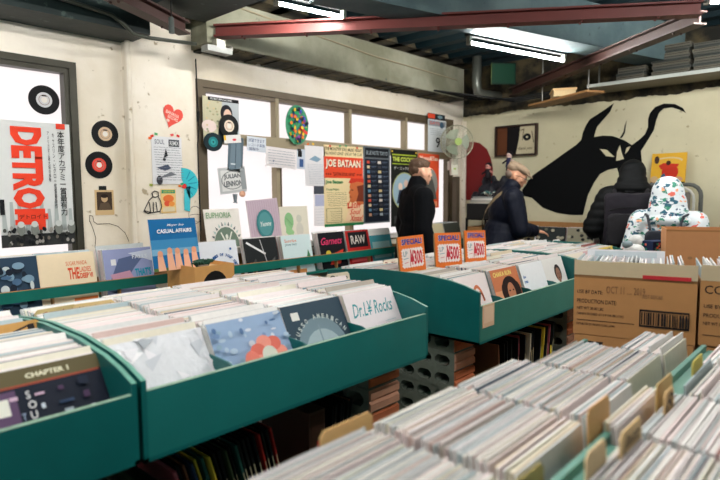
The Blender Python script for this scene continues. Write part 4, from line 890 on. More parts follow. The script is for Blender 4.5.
wall_sheet('notice_card', 'white notice card with blue-grey Japanese writing on the window rail', 'card', 247, 137, 266, 152, (206, 212, 220), [('text', '試聴できます', .08, .62, .92, .88, (90, 104, 136)), ('text', 'レコード高価', .08, .34, .92, .56, (90, 104, 136)), ('text', '買取中', .1, .08, .6, .28, (90, 104, 136))], GX-.03, rot=-2)
wall_sheet('notice_card', 'wide white notice with pale handwriting under the window rail', 'card', 266, 148, 296, 168, (228, 222, 222), scrib(6, .06, .1, .94, .9, (140, 146, 160), 5, .004) + [('ell', .2, .3, .03, .05, (120, 130, 150))], GX-.03, rot=-3)
wall_sheet('notice_card', 'narrow blue and black card hanging under the window rail', 'card', 297, 149, 305, 169, (196, 204, 216), [('rect', .1, .6, .6, .9, K), ('rect', .3, .1, .8, .5, (60, 90, 140)), ('rect', 0, .9, .5, 1, (60, 60, 60))], GX-.03, rot=-2)
wall_sheet('event_flyer', 'pale flyer with a small blue drawing left of the JOE BATAAN poster', 'flyer', 305, 146, 325, 186, (226, 224, 226), [('poly', [(.2, .66), (.5, .76), (.8, .68), (.6, .6)], (130, 160, 180))] + scrib(12, .1, .04, .9, .56, (170, 176, 186), 6, .003), GX-.03)
wall_sheet('notice_card', 'white slip with a lilac stamp left of the JOE BATAAN poster', 'card', 314, 186, 325, 226, (228, 224, 226), [('rect', 0, .8, 1, 1, (70, 74, 84)), ('rect', .1, .5, .95, .78, (176, 180, 206))] + scrib(6, .1, .04, .9, .46, (190, 190, 200), 7, .003), GX-.028)
# multicoloured mask-like disc
c = onY(297, 125, GX-.02); q = MB(); q.prism([(x, 0, z) for x, z in arc(0, 0, .13, 0, 345, 24, .17)], (0, -.004, 0), C(70, 150, 110))
paint(q, (0, -.004, 0), UX, UZ, .26, .34, [('ell', .5+.4*math.sqrt(r_.random())*math.cos(a_), .5+.42*math.sqrt(r_.random())*math.sin(a_), .06, .045, r_.choice([(240, 200, 60), (220, 70, 60), (60, 90, 180), (40, 160, 100), (230, 130, 50), (140, 70, 150), (40, 50, 70)])) for a_ in [r_.random()*6.28 for i in range(70)]])
tag(q.build('painted_disc', loc=c), 'multicoloured patterned oval hanging in the wide window', 'decoration')
tapes([(308, 144, (236, 120, 50)), (313, 144, (240, 190, 60)), (330, 146, (220, 70, 60)), (340, 146, (90, 170, 110)), (346, 146, (60, 150, 100)), (357, 148, (220, 60, 50)), (392, 151, (236, 200, 70)), (416, 153, (240, 190, 60))], GX-.05)
joe = [('rect', 0, .60, 1, .86, (226, 76, 44)), ('text', 'THE MONSTER SOUL MUSIC NIGHT', .03, .935, .97, .975, K), ('text', 'ALL NIGHT LONG!  LIVE AT THE CLUB', .03, .885, .97, .92, K), ('btext', 'JOE BATAAN', .055, .705, .945, .825, K), ('btext', 'JOE BATAAN', .04, .71, .93, .83, (240, 222, 196)), ('text', '"LATIN SOUL KING"', .22, .63, .78, .67, K), ('text', '• • •', .05, .635, .17, .66, K), ('text', '• • •', .83, .635, .95, .66, K),
       ('btext', 'Joe Bataan', .04, .52, .46, .575, (30, 130, 80)), ('text', 'Yoyogi Nights', .04, .44, .36, .475, (30, 110, 70)), ('rect', 0, 0, 1, .035, (30, 120, 70)), ('poly', [(.50, .05), (.60, .20), (.70, .29), (.92, .30), (1, .26), (1, .05)], (236, 206, 168)), ('poly', [(.66, .56), (.63, .49), (.645, .46), (.60, .415), (.635, .40), (.62, .37), (.64, .345), (.63, .31), (.70, .285), (.80, .31), (.84, .25), (1, .27), (1, .56)], (204, 112, 66)), ('poly', [(.80, .31), (.86, .40), (.82, .50), (1, .52), (1, .30)], (120, 54, 36)), ('poly', [(.60, .545), (.66, .535), (.84, .56), (1, .545), (1, .60), (.66, .60)], (200, 56, 38)), ('line', [(.66, .455), (.72, .45)], .008, (60, 26, 20)), ('line', [(.63, .362), (.68, .36)], .006, (120, 40, 30)),
       ('rect', .04, .05, .42, .23, (120, 110, 84)), ('rect', .05, .055, .41, .225, (222, 206, 160)), ('ltext', 'L', .6, .26, .08, 20, (214, 50, 36)), ('itext', 'Latin', .56, .22, .90, .31, (214, 50, 36)), ('itext', 'Soul', .62, .14, .92, .21, (214, 50, 36)), ('itext', 'Xmas!', .62, .055, .98, .13, (214, 50, 36))] + scrib(8, .05, .25, .52, .43, (70, 80, 60), 1, .003) + scrib(5, .08, .07, .38, .20, (110, 90, 60), 2, .003)
wall_sheet('concert_poster', 'red and cream concert poster reading JOE BATAAN', 'poster', 324, 146, 363, 226, (232, 212, 164), joe, GX-.03)
bn = [('rect', .06, .86, .94, .98, (18, 22, 28)), ('text', 'BLUE NOTE TOKYO', .10, .895, .90, .945, (150, 160, 166)), ('rect', .05, .02, .95, .84, (22, 28, 40))]
for i in range(12):
    y = .78-i*.062
    bn += [('rect', .12, y, .22, y+.035, ((200, 80, 60), (206, 190, 150), (90, 130, 160), (190, 140, 110))[i % 4]), ('rect', .52, y, .64, y+.035, ((210, 200, 190), (60, 60, 66), (200, 180, 130), (150, 160, 170))[i % 4]), ('line', [(.26, y+.026), (.46, y+.026)], .004, (100, 116, 140)), ('line', [(.26, y+.01), (.42, y+.01)], .003, (80, 92, 110)), ('line', [(.68, y+.026), (.9, y+.026)], .004, (100, 116, 140)), ('line', [(.68, y+.01), (.86, y+.01)], .003, (80, 92, 110))]
wall_sheet('concert_poster', 'dark blue schedule poster headed BLUE NOTE TOKYO with rows of small portraits', 'poster', 363.5, 147, 390, 223, (92, 100, 104), bn, GX-.03)
ck = [('rect', .04, .82, .96, .93, (24, 30, 20)), ('rect', .04, .925, .96, .94, (170, 190, 60)), ('rect', .04, .81, .96, .82, (170, 190, 60)), ('btext', 'THE COCKPIT', .06, .845, .95, .905, (200, 214, 90)), ('text', 'ザ・コックピット', .10, .74, .90, .78, (226, 226, 220)), ('ell', .5, .46, .46, .25, (170, 176, 120)), ('ell', .5, .46, .43, .235, (150, 176, 190)), ('ell', .34, .52, .08, .05, (226, 200, 180)), ('ell', .55, .56, .08, .05, (210, 180, 160)), ('ell', .74, .5, .08, .05, (226, 200, 180)), ('poly', [(.2, .3), (.3, .48), (.8, .46), (.86, .3)], (40, 50, 70)), ('rect', .1, .04, .9, .14, (60, 60, 60))]
wall_sheet('concert_poster', 'black poster reading THE COCKPIT above an oval band photograph', 'poster', 391, 150, 417, 226, (26, 28, 26), ck, GX-.03)
wall_sheet('concert_poster', 'orange-red poster partly behind the head of the man in the black coat', 'poster', 418.5, 154, 439, 208, (224, 82, 44), [('btext', 'Mono&Tea', .06, .88, .94, .96, (244, 220, 200)), ('ell', .5, .45, .42, .3, (150, 150, 144)), ('poly', [(.2, .16), (.3, .6), (.5, .7), (.7, .5), (.9, .16)], (90, 90, 86)), ('rect', .2, .03, .9, .12, (240, 150, 110))], GX-.03)
wall_sheet('event_flyer', 'white flyer with a large numeral 9 beside the fan', 'flyer', 428, 120, 446, 152, (206, 212, 214), [('rect', .04, .8, .96, .96, (140, 150, 156)), ('text', 'SATUR', .1, .84, .9, .93, (220, 70, 60)), ('text', '9', .42, .14, .66, .46, K), ('ell', .75, .85, .12, .1, (60, 90, 110))] + scrib(4, .1, .5, .9, .74, (120, 130, 140), 3, .004), GX-.03)
wall_sheet('event_flyer', 'small orange and black flyer at the top beside the fan', 'flyer', 428, 114, 445, 119.5, (30, 34, 40), [('rect', .0, .1, .4, .9, (226, 80, 50)), ('ell', .7, .5, .15, .3, (120, 150, 160))], GX-.035)
# white pull-down screen at the lower right of the window is the bright pane itself
# ================================================================== RIGHT WALL
bull = [(522,190),(533,175),(552,162),(570,149),(576,145),(581,140),(583,132),(586,125),(590,119),(598,114),(607,108),(614,103),(610,112),(603,120),(597,127),(594,137),(603,135.5),(613,136),(624,140),(632,145),(640,139),(645,134),(648,127),(648,119),(650,113),(655,107),(664,103.5),(675,104),(683,108),(686,113),(680,110),(672,107.5),(664,108.5),(659,113),(656,121),(654,130),(648,140),(641,151),(642,163),(640,185),(625,195),(617,168),(608,170),(600,174),(594,183),(588,195),(583,215),(570,215),(557,213),(543,208),(532,198),(523,196)]
def rp(px, py, X): p = onX(px, py, X); return (X, p.y, p.z)
q = MB(); mb_ = mat((5, 7, 9), .8, 0, .1, 20, 0, 0, .15)
P = [Vector(rp(a, b_, WX-.003)) for a, b_ in bull]; c0 = Vector((WX-.003, 2.0, 1.6))
import mathutils
tri = mathutils.geometry.tessellate_polygon([[Vector((p.y, p.z, 0)) for p in P]])
q.add([p-c0 for p in P], [tuple(t) for t in tri], mb_)
for e_, in [([(600,149),(607,150),(614.5,157),(606,156)],), ([(620,145),(617,152),(616,161),(624,159),(621.5,152)],), ([(625,154),(626.5,148),(630.5,146),(628,151)],)]:
    E_ = [Vector(rp(a, b_, WX-.0045)) for a, b_ in e_]; q.add([p-c0 for p in E_], [tuple(range(len(E_)))], mat((206, 198, 166), .8, 0, .05, 20))
TL = [Vector(rp(a, b_, WX-.003))-c0 for a, b_ in ((619.6, 138), (623.4, 132), (624.5, 126), (627, 119.5), (625.8, 126), (625, 133), (622, 138))]
q.add(TL, [(6, 5, 4, 3, 2, 1, 0)], mb_)
o = q.build('bull_mural', loc=c0); tag(o, 'black painted mural of a horned bull on the right wall', 'mural')
# red arch shape by the corner
P = [rp(a, b_, WX-.003) for a, b_ in ((466, 143), (472, 141.5), (480, 143), (487, 149), (491, 158), (493, 168), (493, 200), (466, 200))]
q = MB(); q.prism([Vector(p)-Vector((WX, 3.4, 1.5)) for p in P], (-.012, 0, 0), mat((120, 16, 20), .5, 0, .1, 6)); tag(q.build('painted_arch', loc=(WX-.002, 3.4, 1.5)), 'dark red rounded panel on the wall behind the fan', 'panel')
# recessed picture box
a = onX(497, 127, WX); b_ = onX(538, 155, WX); y0_, y1_ = b_.y, a.y; z0_, z1_ = b_.z, a.z
root = empty('picture_box', (WX-.001, y0_, z0_), 'dark framed picture box high on the right wall', 'picture'); W_, H_ = y1_-y0_, z1_-z0_; fm = mat((46, 28, 20), .5)
q = MB()
for (aa, bb) in (((-.05, 0, 0), (0, .02, H_)), ((-.05, W_-.02, 0), (0, W_, H_)), ((-.05, .02, 0), (0, W_-.02, .02)), ((-.05, .02, H_-.02), (0, W_-.02, H_))): q.box(aa, bb, fm)
q.build('frame', root)
q = MB(); q.box((-.02, .02, .02), (0, W_-.02, H_-.02), C(20, 18, 18)); paint(q, (-.02, W_/2, H_/2), (0, -1, 0), UZ, W_-.04, H_-.04, [('rect', 0, 0, .26, 1, (96, 56, 34)), ('poly', [(.26, 0), (.26, 1), (.6, 1), (.50, .0)], (16, 14, 16)), ('poly', [(.5, 0), (.58, .6), (.6, 1), (1, 1), (1, 0)], (190, 180, 150)), ('ell', .78, .6, .1, .13, K), ('ell', .78, .6, .03, .04, (190, 180, 150)), ('itext', 'thank you', .56, .12, .92, .26, (60, 50, 40)), ('line', [(.62, .85), (.7, .9), (.66, .5)], .008, (60, 50, 40)), ('line', [(.9, .8), (.95, .4)], .008, (60, 50, 40))]); q.build('picture', root)
# yellow cover
p = onX(666.5, 185, 5.90)
sh = [('rect', 0, 0, 1, .12, (30, 20, 20)), ('ell', .5, .78, .40, .1, (214, 190, 150)), ('ell', .5, .74, .36, .1, (226, 178, 60)), ('ell', .56, .42, .24, .24, (196, 50, 30)), ('poly', [(.22, .62), (.35, .7), (.8, .66), (.78, .58), (.3, .5)], (200, 56, 34)), ('ell', .5, .70, .07, .07, (60, 34, 24)), ('poly', [(.3, .3), (.4, .4), (.5, .2), (.4, .14)], (50, 90, 120)), ('ell', .16, .8, .07, .12, (70, 50, 40)), ('ell', .12, .2, .12, .1, (200, 170, 130)), ('ell', .8, .2, .14, .08, (196, 150, 120))]
o = lp('yellow record cover with a dancer in red, hung on the right wall', 5.905, p.y, p.z-.0, (222, 172, 50), sh, 6, -90-8, th=.012); o.location.z = 1.49
q = MB(); q.tube([(0, 0, 0), (-.09, 0, 0), (-.09, 0, .02)], .004, STEEL, 6); q.box((-.12, -.1, -.006), (0, .1, 0), STEEL); tag(q.build('wall_bracket', loc=(WX-.0, p.y, 1.484)), 'small steel bracket under the yellow record cover', 'bracket')
# silver tube chair frame leaning near the wall
root = empty('folding_chair', (5.72, 1.42, 0), 'grey folding chair with pale tube frame against the right wall', 'chair', None, R(-90))
tm = mat((206, 206, 198), .3, .3)
def bow(hw, zt, y): return [(-hw, y, .02)]+[(-hw, y, zt-.10)]+[(-hw+.10*(1-math.cos(R(a_))), y, zt-.10+.10*math.sin(R(a_))) for a_ in (20, 45, 70, 90)]+[(hw-.10*(1-math.sin(R(a_))), y, zt-.10+.10*math.cos(R(a_))) for a_ in (0, 20, 45, 70)]+[(hw, y, zt-.10), (hw, y, .02)]
q = MB(); q.tube(bow(.22, 1.47, 0), .012, tm, 10); q.build('back_frame', root)
q = MB(); q.tube(bow(.26, 1.50, .08), .018, mat((90, 92, 88), .5), 10); q.build('leg_frame', root)
q = MB(); q.box((-.19, .004, .95), (.19, .02, 1.43), mat((110, 104, 96), .6)); q.build('backrest', root)
q = MB(); q.box((-.2, -.03, .42), (.2, .0, .86), mat((96, 92, 86), .6)); q.build('seat', root)
# wall rack of records along the right wall
root = empty('wall_rack', (5.62, 1.0, 0), 'low wooden rack of records along the right wall below the bull', 'shelf')
q = MB(); q.box((0, 0, .74), (.36, 2.1, .76), WOOD); q.build('board', root)
q = MB(); q.box((.0, 0, .76), (.014, 2.1, .86), mat((150, 140, 110), .6)); q.build('front_rail', root)
q = MB(); q.box((.345, 0, .76), (.36, 2.1, 1.11), WOOD); q.build('back_board', root)
for yy in (.02, 1.03, 2.04):
    q = MB(); q.box((.02, yy, 0), (.34, yy+.04, .74), WOOD); q.build('leg', root)
for i in range(6):
    yy = 1.18+i*.335
    sh = [('ell', r_.random(), r_.random(), .06, .05, r_.choice([(60, 60, 56), (190, 184, 160), (30, 30, 34), (120, 120, 104)])) for _ in range(20)]
    sh = [(s[0], min(.92, max(.08, s[1])), min(.92, max(.08, s[2])), *s[3:]) for s in sh]
    o = lp(('blotchy record cover on the low rack, %s' % ('far right end', 'behind the hooded person', 'behind the backpack', 'left of the backpack', 'beside the reaching hand', 'by the man in the flat cap')[i]), 5.68, yy, .762, ((150, 146, 124), (90, 92, 84), (40, 44, 44), (166, 160, 136), (50, 56, 56), (120, 110, 84))[i], sh, 12, -90)
    for j in range(7):
        T = Matrix.Translation((5.70+j*.011, yy, .763)) @ Matrix.Rotation(R(-90), 4, 'Z') @ Matrix.Rotation(R(-12), 4, 'X')
        packed.box((-.154, 0, 0), (.154, .005, .31+r_.uniform(-.004, .006)), mat(TOPC[pick(r_)], .55, 0, .10, 60, 0, .15), T)
# things stacked in the far corner, between fan and cap
root = empty('storage_rack', (5.30, 2.98, 0), 'black metal rack in the far corner holding a black box', 'rack', None, 0); bm_ = BLACK
q = MB()
for xx in (0, .40):
    for yy in (0, .30): q.box((xx, yy, 0), (xx+.02, yy+.02, 1.16), bm_)
q.build('posts', root)
for zz in (.3, .62, .93, 1.14):
    q = MB(); q.box((0.0, 0, zz), (.42, .32, zz+.015), bm_); q.build('rack_shelf', root)
carton('brown carton on the rack below the black box', 5.31, 3.0, .946, 0, .38, .28, .12, [], False, m=mat((176, 128, 78), .8))
q = MB(); q.box((0, 0, 0), (.42, .30, .16), mat((20, 22, 24), .4)); q.box((.18, -.004, .01), (.30, 0, .13), C(214, 212, 206)); paint(q, (.24, -.004, .07), UX, UZ, .12, .12, [('text', 'MENU', .2, .75, .8, .9, (60, 60, 70)), ('ell', .4, .4, .12, .1, (206, 70, 60)), ('ell', .6, .36, .12, .1, (60, 120, 160))]); q.box((.02, -.01, .02), (.05, 0, .13), C(170, 160, 140))
tag(q.build('equipment_case', loc=(5.29, 2.98, 1.157)), 'black case with a white paper label beside the man in the flat cap', 'case')
for i in range(4):
    q = MB(); q.box((-.18, -.13, 0), (.18, .13, .018), C(*((206, 200, 188), (180, 176, 168), (216, 212, 206), (150, 150, 146))[i])); q.box((-.05, -.132, .004), (.08, -.13, .014), C(60, 110, 110))
    tag(q.build('magazine', loc=(5.50, 3.12, 1.319+.0185*i), rz=R(i*7-10)), 'pale magazine in the small pile on the black case', 'magazine', 'magazines on the black case')
q = MB()
for i in range(9): a_ = i*.7; q.tube([(0, 0, .0), (.08*math.cos(a_), .05*math.sin(a_), .03+.01*(i % 3)), (.13*math.cos(a_+.6), .08*math.sin(a_+.6), .02)], .007, mat(((60, 70, 66), (210, 206, 196), (70, 120, 116))[i % 3], .5), 6)
tag(q.build('cable_bundle', smooth=True, loc=(5.42, 3.08, 1.40)), 'small tangle of cables and clips on top of the magazines', 'cable')
# ------------------------------------------------------------------ remeshed bodies
def remesh(q, name, voxel, m, smooth=4, parent=None, disp=None, factor=.5):
    me = bpy.data.meshes.new('tmp'); me.from_pydata(q.v, [], q.f); me.update()
    o = bpy.data.objects.new('tmp', me); COL.objects.link(o)
    md = o.modifiers.new('r', 'REMESH'); md.mode = 'VOXEL'; md.voxel_size = voxel; md.use_smooth_shade = True
    if smooth: s_ = o.modifiers.new('s', 'SMOOTH'); s_.factor = factor; s_.iterations = smooth
    dg = bpy.context.evaluated_depsgraph_get(); n = bpy.data.meshes.new_from_object(o.evaluated_get(dg))
    bpy.data.objects.remove(o); bpy.data.meshes.remove(me)
    if disp:
        nr = [Vector(v.normal) for v in n.vertices]
        for v, nn_ in zip(n.vertices, nr): v.co += nn_*disp(v.co)
    n.materials.clear(); n.materials.append(m)
    n.polygons.foreach_set('use_smooth', [True]*len(n.polygons)); n.update(); n.name = name
    r = bpy.data.objects.new(name, n); COL.objects.link(r)
    if parent: r.parent = parent
    return r
SK = None
def hand(q, w_, d, nrm, side, curl=.5, s=1.0):
    """w_: wrist, d: direction of the fingers, nrm: back-of-hand normal"""
    d = Vector(d).normalized(); nrm = Vector(nrm); nrm = (nrm-d*nrm.dot(d)).normalized(); lat = d.cross(nrm)*side
    w_ = Vector(w_); k = s
    for t in (-.026, -.009, .009, .026): q.cap(w_+d*.012*k+lat*t*.6*k, w_+d*.088*k+lat*t*k, .014*k, .0115*k, SK, 8)
    for t, L_ in ((-.031, .062), (-.011, .078), (.010, .073), (.030, .055)):
        p = w_+d*.09*k+lat*t*k; dd = d.copy()
        for j, f in enumerate((.45, .32, .23)):
            dd = (dd - nrm*math.tan(R(28*curl*(1+j*.4)))).normalized(); e = p+dd*L_*f*k
            q.cap(p, e, .0085*k*(1-.08*j), .0078*k*(1-.08*j), SK, 8); p = e
    p = w_+d*.03*k-lat*.026*k; e = p+(d*.6-lat*.75-nrm*.25).normalized()*.04*k; q.cap(p, e, .0125*k, .0105*k, SK, 8); q.cap(e, e+(d*.9-lat*.35-nrm*.2).normalized()*.034*k, .0105*k, .009*k, SK, 8)
def joints(H=1.74, lean=0, head_pitch=0, arms=None, width=1.0, head_yaw=0):
    s = H/1.74
    J = dict(pel=(0, 0, .94), wst=(0, 0, 1.08), chs=(0, .0, 1.28), nk0=(0, -.02, 1.45), nk1=(0, .0, 1.54), hd=(0, .02, 1.625))
    for sd, nm in ((-1, 'L'), (1, 'R')):
        J['sh'+nm] = (sd*.178*width, -.015, 1.405); J['el'+nm] = (sd*.235*width, -.03, 1.12); J['wr'+nm] = (sd*.235*width, .05, .87)
        J['hp'+nm] = (sd*.09, 0, .92); J['kn'+nm] = (sd*.10, .02, .50); J['an'+nm] = (sd*.105, -.01, .085); J['to'+nm] = (sd*.12, .13, .04)
    J = {k: Vector(v)*s for k, v in J.items()}
    Rm = Matrix.Rotation(R(-lean), 4, 'X'); pv = J['pel'].copy()
    for k in ('wst', 'chs', 'nk0', 'nk1', 'hd', 'shL', 'shR', 'elL', 'elR', 'wrL', 'wrR'): J[k] = pv + Rm @ (J[k]-pv)
    if arms: J.update({k: Vector(v) for k, v in arms.items()})
    J['s'] = s; J['hp'] = R(head_pitch); J['hy'] = R(head_yaw); J['lean'] = R(lean); return J
def headT(J): return Matrix.Translation(J['hd']) @ Matrix.Rotation(J['hy'], 4, 'Z') @ Matrix.Rotation(-J['hp'], 4, 'X')
def body_mesh(J, skin, full=True, female=False, voxel=.0065, fR=None, fL=None):
    global SK
    SK = skin; s = J['s']; q = MB(); T = headT(J)
    def he(c, r, rot=None):
        M = (T.to_3x3() if rot is None else T.to_3x3() @ rot).to_4x4(); q.ell(T @ Vector(c), r, skin, M, 18, 12)
    he((0, -.018, .03), (.074, .092, .086)); he((0, .02, -.01), (.064, .074, .10)); he((0, .036, -.062), (.046, .05, .042)); he((0, .07, -.092), (.022, .018, .016))
    q.cap(T @ Vector((0, .088, .016)), T @ Vector((0, .103, -.022)), .008, .0115, skin); he((-.010, .094, -.026), (.008, .010, .007)); he((.010, .094, -.026), (.008, .010, .007))
    he((0, .086, .032), (.052, .014, .010)); he((0, .090, -.052), (.024, .011, .007)); he((0, .088, -.064), (.020, .011, .008))
    for sd in (-1, 1): he((sd*.074, -.008, -.008), (.010, .020, .032), Matrix.Rotation(R(12), 3, 'X')); he((sd*.048, .06, -.018), (.02, .02, .018))
    q.cap(J['nk0'], J['nk1'] + (J['hd']-J['nk1'])*.3, .062*s, .056*s, skin)
    c = (J['chs']); Rl = Matrix.Rotation(-J['lean'], 4, 'X')
    q.ell(c, (.165*s, .105*s, .18*s), skin, Rl); q.ell(J['wst'], (.14*s, .10*s, .15*s), skin, Rl); q.ell(J['pel'], (.16*s, .115*s, .14*s), skin, Rl)
    for nm in 'LR':
        q.cap(J['sh'+nm]*.6+J['nk0']*.4, J['sh'+nm], .06*s, .056*s, skin); q.cap(J['sh'+nm], J['el'+nm], .052*s, .040*s, skin); q.cap(J['el'+nm], J['wr'+nm], .039*s, .027*s, skin)
        d = (J['wr'+nm]-J['el'+nm]).normalized(); f = {'R': fR, 'L': fL}[nm]
        hand(q, J['wr'+nm], f[0] if f else d, f[1] if f else Vector((1 if nm == 'R' else -1, 0, 0)), 1 if nm == 'R' else -1, f[2] if f else .5, s)
        q.cap(J['hp'+nm], J['kn'+nm], .085*s, .056*s, skin); q.cap(J['kn'+nm], J['an'+nm], .054*s, .036*s, skin); q.cap(J['an'+nm]-Vector((0, .03, .04))*s, J['to'+nm], .036*s, .03*s, skin)
    return q
def folds(amp, f=9, seed=0):
    return lambda p: amp*(noise.noise(Vector((p.x*f+seed, p.y*f, p.z*f*.55)))*1.0 + .5*abs(noise.noise(Vector((p.x*f*2.2, p.y*f*2.2+seed, p.z*f*1.4)))))
def jacket_mesh(J, th, hem, m, flare=0., sleeve_cut=.93, collar=.0, bulk=1.0):
    q = MB(); s = J['s']; Rl = Matrix.Rotation(-J['lean'], 4, 'X')
    q.ell(J['chs'], ((.172*bulk+th)*s, (.118*bulk+th)*s, .20*s), m, Rl); q.ell(J['wst'], ((.150*bulk+th)*s, (.112*bulk+th)*s, .17*s), m, Rl)
    # skirt down to the hem, cut square
    N = 20; base = []; a0 = J['wst']; rx, ry = (.155*bulk+th)*s, (.118*bulk+th)*s
    rings_ = [(a0, 1.0), (J['pel'], 1.08+flare*.4), (Vector((J['pel'].x, J['pel'].y, hem)), 1.1+flare)]
    V = []
    for c, k in rings_:
        for i in range(N): an_ = 2*math.pi*i/N; V.append(c+Vector((rx*k*math.cos(an_), ry*k*math.sin(an_), 0)))
    F_ = [tuple(range(N))[::-1], tuple(2*N+i for i in range(N))]
    for r0 in range(2):
        for i in range(N): F_.append((r0*N+i, (r0+1)*N+i, (r0+1)*N+(i+1) % N, r0*N+(i+1) % N))
    F_ = [f[::-1] for f in F_]
    F_[0] = tuple(range(N)); F_[1] = tuple(2*N+i for i in range(N))[::-1]
    F_[0], F_[1] = F_[0], F_[1]
    q.add(V, F_, m)
    for nm in 'LR':
        q.cap(J['nk0']*.75+J['sh'+nm]*.25-Vector((0, 0, .0)), J['sh'+nm]-Vector((0, 0, .012)), (.058+th)*s, (.060+th)*s, m)
        q.cap(J['sh'+nm], J['el'+nm], (.060+th)*s, (.050+th)*s, m)
        w_ = J['el'+nm]+(J['wr'+nm]-J['el'+nm])*sleeve_cut; q.cap(J['el'+nm], w_-(J['wr'+nm]-J['el'+nm]).normalized()*.02, (.050+th)*s, (.036+th*.8)*s, m)
    if collar: q.cap(J['nk0'], J['nk0']+(J['nk1']-J['nk0'])*collar, .074*s+th*.5, .070*s+th*.4, m)
    return q
def legs_mesh(J, m):
    q = MB(); s = J['s']; q.ell(J['pel']-Vector((0, 0, .02)), (.172*s, .128*s, .14*s), m)
    for nm in 'LR': q.cap(J['hp'+nm], J['kn'+nm], .096*s, .070*s, m); q.cap(J['kn'+nm], J['an'+nm]+Vector((0, 0, .03)), .068*s, .058*s, m)
    return q
def shoes(J, m, parent):
    s = J['s']
    for nm in 'LR':
        q = MB(); a_ = J['an'+nm]; t_ = J['to'+nm]
        q.cap(Vector((a_.x, a_.y-.03*s, .055*s)), Vector((t_.x, t_.y+.02, .05*s)), .052*s, .046*s, m); q.cap(Vector((a_.x, a_.y, .06*s)), Vector((a_.x, a_.y, .12*s)), .05*s, .048*s, m)
        o = remesh(q, 'shoe', .008, m, 3, parent)
        zmin = .004
        for v in o.data.vertices: v.co.z = max(v.co.z, zmin)
def eyes(J, parent, closed=False):
    T = headT(J)
    for sd in (-1, 1):
        q = MB(); q.ell(T @ Vector((sd*.030, .083, .010)), (.011, .008, .007), C(214, 206, 198), T.to_3x3().to_4x4(), 10, 8); q.ell(T @ Vector((sd*.030, .0895, .009)), .0045, C(30, 22, 20), None, 8, 6); q.build('eye', parent, True)
skinm = mat((214, 162, 134), .5, 0, .05, 30); skin2 = mat((204, 150, 120), .5, 0, .06, 30)
def person(label, x, y, az, J, q, skin, voxel=.0065):
    o = remesh(q, 'person', voxel, skin, 3); o.location = (x, y, 0); o.rotation_euler.z = R(az-90); return tag(o, label, 'person')
def sweep_hair(J, m, parts, voxel=.005, name='hair', parent=None, disp=None):
    q = MB(); T = headT(J)
    for c, r in parts: q.ell(T @ Vector(c), r, m, T.to_3x3().to_4x4(), 18, 12)
    return remesh(q, name, voxel, m, 2, parent, disp)
# --- man in the black coat
J = joints(1.74, 3, 4, width=1.02)
p1 = person('person in a black coat with short brown hair, seen in profile facing right', 4.05, 3.05, -32, J, body_mesh(J, skinm), skinm)
cm_ = mat((6, 8, 12), .9, 0, .15, 60, .1, 0, .15)
remesh(jacket_mesh(J, .030, .60, cm_, .10, collar=.9, bulk=1.08), 'coat', .010, cm_, 4, p1, folds(.010, 8))
remesh(legs_mesh(J, BLACK), 'trousers', .012, mat((24, 26, 32), .8), 3, p1, folds(.006, 10)); shoes(J, BLACK, p1)
hm = mat((82, 60, 42), .6, 0, .3, 90, .3)
q = MB(); T = headT(J); M = T.to_3x3().to_4x4()
for c, r in (((0, -.020, .062), (.0775, .096, .064)), ((0, -.058, .02), (.066, .056, .055)), ((0, .036, .086), (.058, .040, .024)), ((0, -.03, .082), (.066, .078, .042))): q.ell(T @ Vector(c), r, hm, M, 18, 12)
remesh(q, 'hair', .005, hm, 2, p1, folds(.006, 40)); eyes(J, p1)
# --- man in the flat cap
az = -46; s = 1
J = joints(1.725, 13, 26, width=1.04, head_yaw=-20)
def tolocal(wx, wy, wz, x, y, az):
    v = Matrix.Rotation(-R(az-90), 3, 'Z') @ Vector((wx-x, wy-y, wz)); return v
PX_, PY_ = 4.86, 2.665
wr = tolocal(5.02, 2.37, 1.075, PX_, PY_, az); sh_ = J['shR']; mid = (sh_+wr)/2 + Vector((.07, -.06, -.13))
J['wrR'] = wr; J['elR'] = mid
wl = tolocal(5.12, 2.52, 1.07, PX_, PY_, az); J['wrL'] = wl; J['elL'] = (J['shL']+wl)/2 + Vector((-.08, -.05, -.12))
fd = Matrix.Rotation(-R(az-90), 3, 'Z') @ Vector((.75, -.62, -.16)); up_ = Matrix.Rotation(-R(az-90), 3, 'Z') @ Vector((-.1, -.25, .95))
p2 = person('person in a tweed flat cap, glasses and a navy jacket, leafing through records', PX_, PY_, az, J, body_mesh(J, skin2, fR=(fd, up_, .5), fL=(fd, up_, .7)), skin2)
nv = mat((7, 13, 28), .6, 0, .2, 50, .1, 0, .2)
remesh(jacket_mesh(J, .034, .72, nv, .04, .97, .8, 1.12), 'jacket', .010, nv, 4, p2, folds(.014, 9, 4))
remesh(legs_mesh(J, BLACK), 'trousers', .012, mat((30, 34, 44), .8), 3, p2, folds(.006, 10)); shoes(J, mat((40, 30, 24), .5), p2)
T = headT(J); M = T.to_3x3().to_4x4(); cpm = mat((146, 126, 104), .85, 0, .25, 120, .2)
q = MB(); q.ell(T @ Vector((0, -.005, .082)), (.092, .118, .042), cpm, (T.to_3x3() @ Matrix.Rotation(R(-9), 3, 'X')).to_4x4(), 20, 12); q.ell(T @ Vector((0, -.05, .064)), (.086, .075, .052), cpm, M, 18, 12); q.ell(T @ Vector((0, .085, .058)), (.066, .062, .011), cpm, (T.to_3x3() @ Matrix.Rotation(R(-14), 3, 'X')).to_4x4(), 18, 10)
remesh(q, 'flat_cap', .005, cpm, 2, p2)
q = MB(); hg = mat((120, 104, 92), .8, 0, .3, 80); q.ell(T @ Vector((0, -.06, .0)), (.070, .052, .05), hg, M, 16, 10); remesh(q, 'hair', .005, hg, 2, p2)
q = MB()
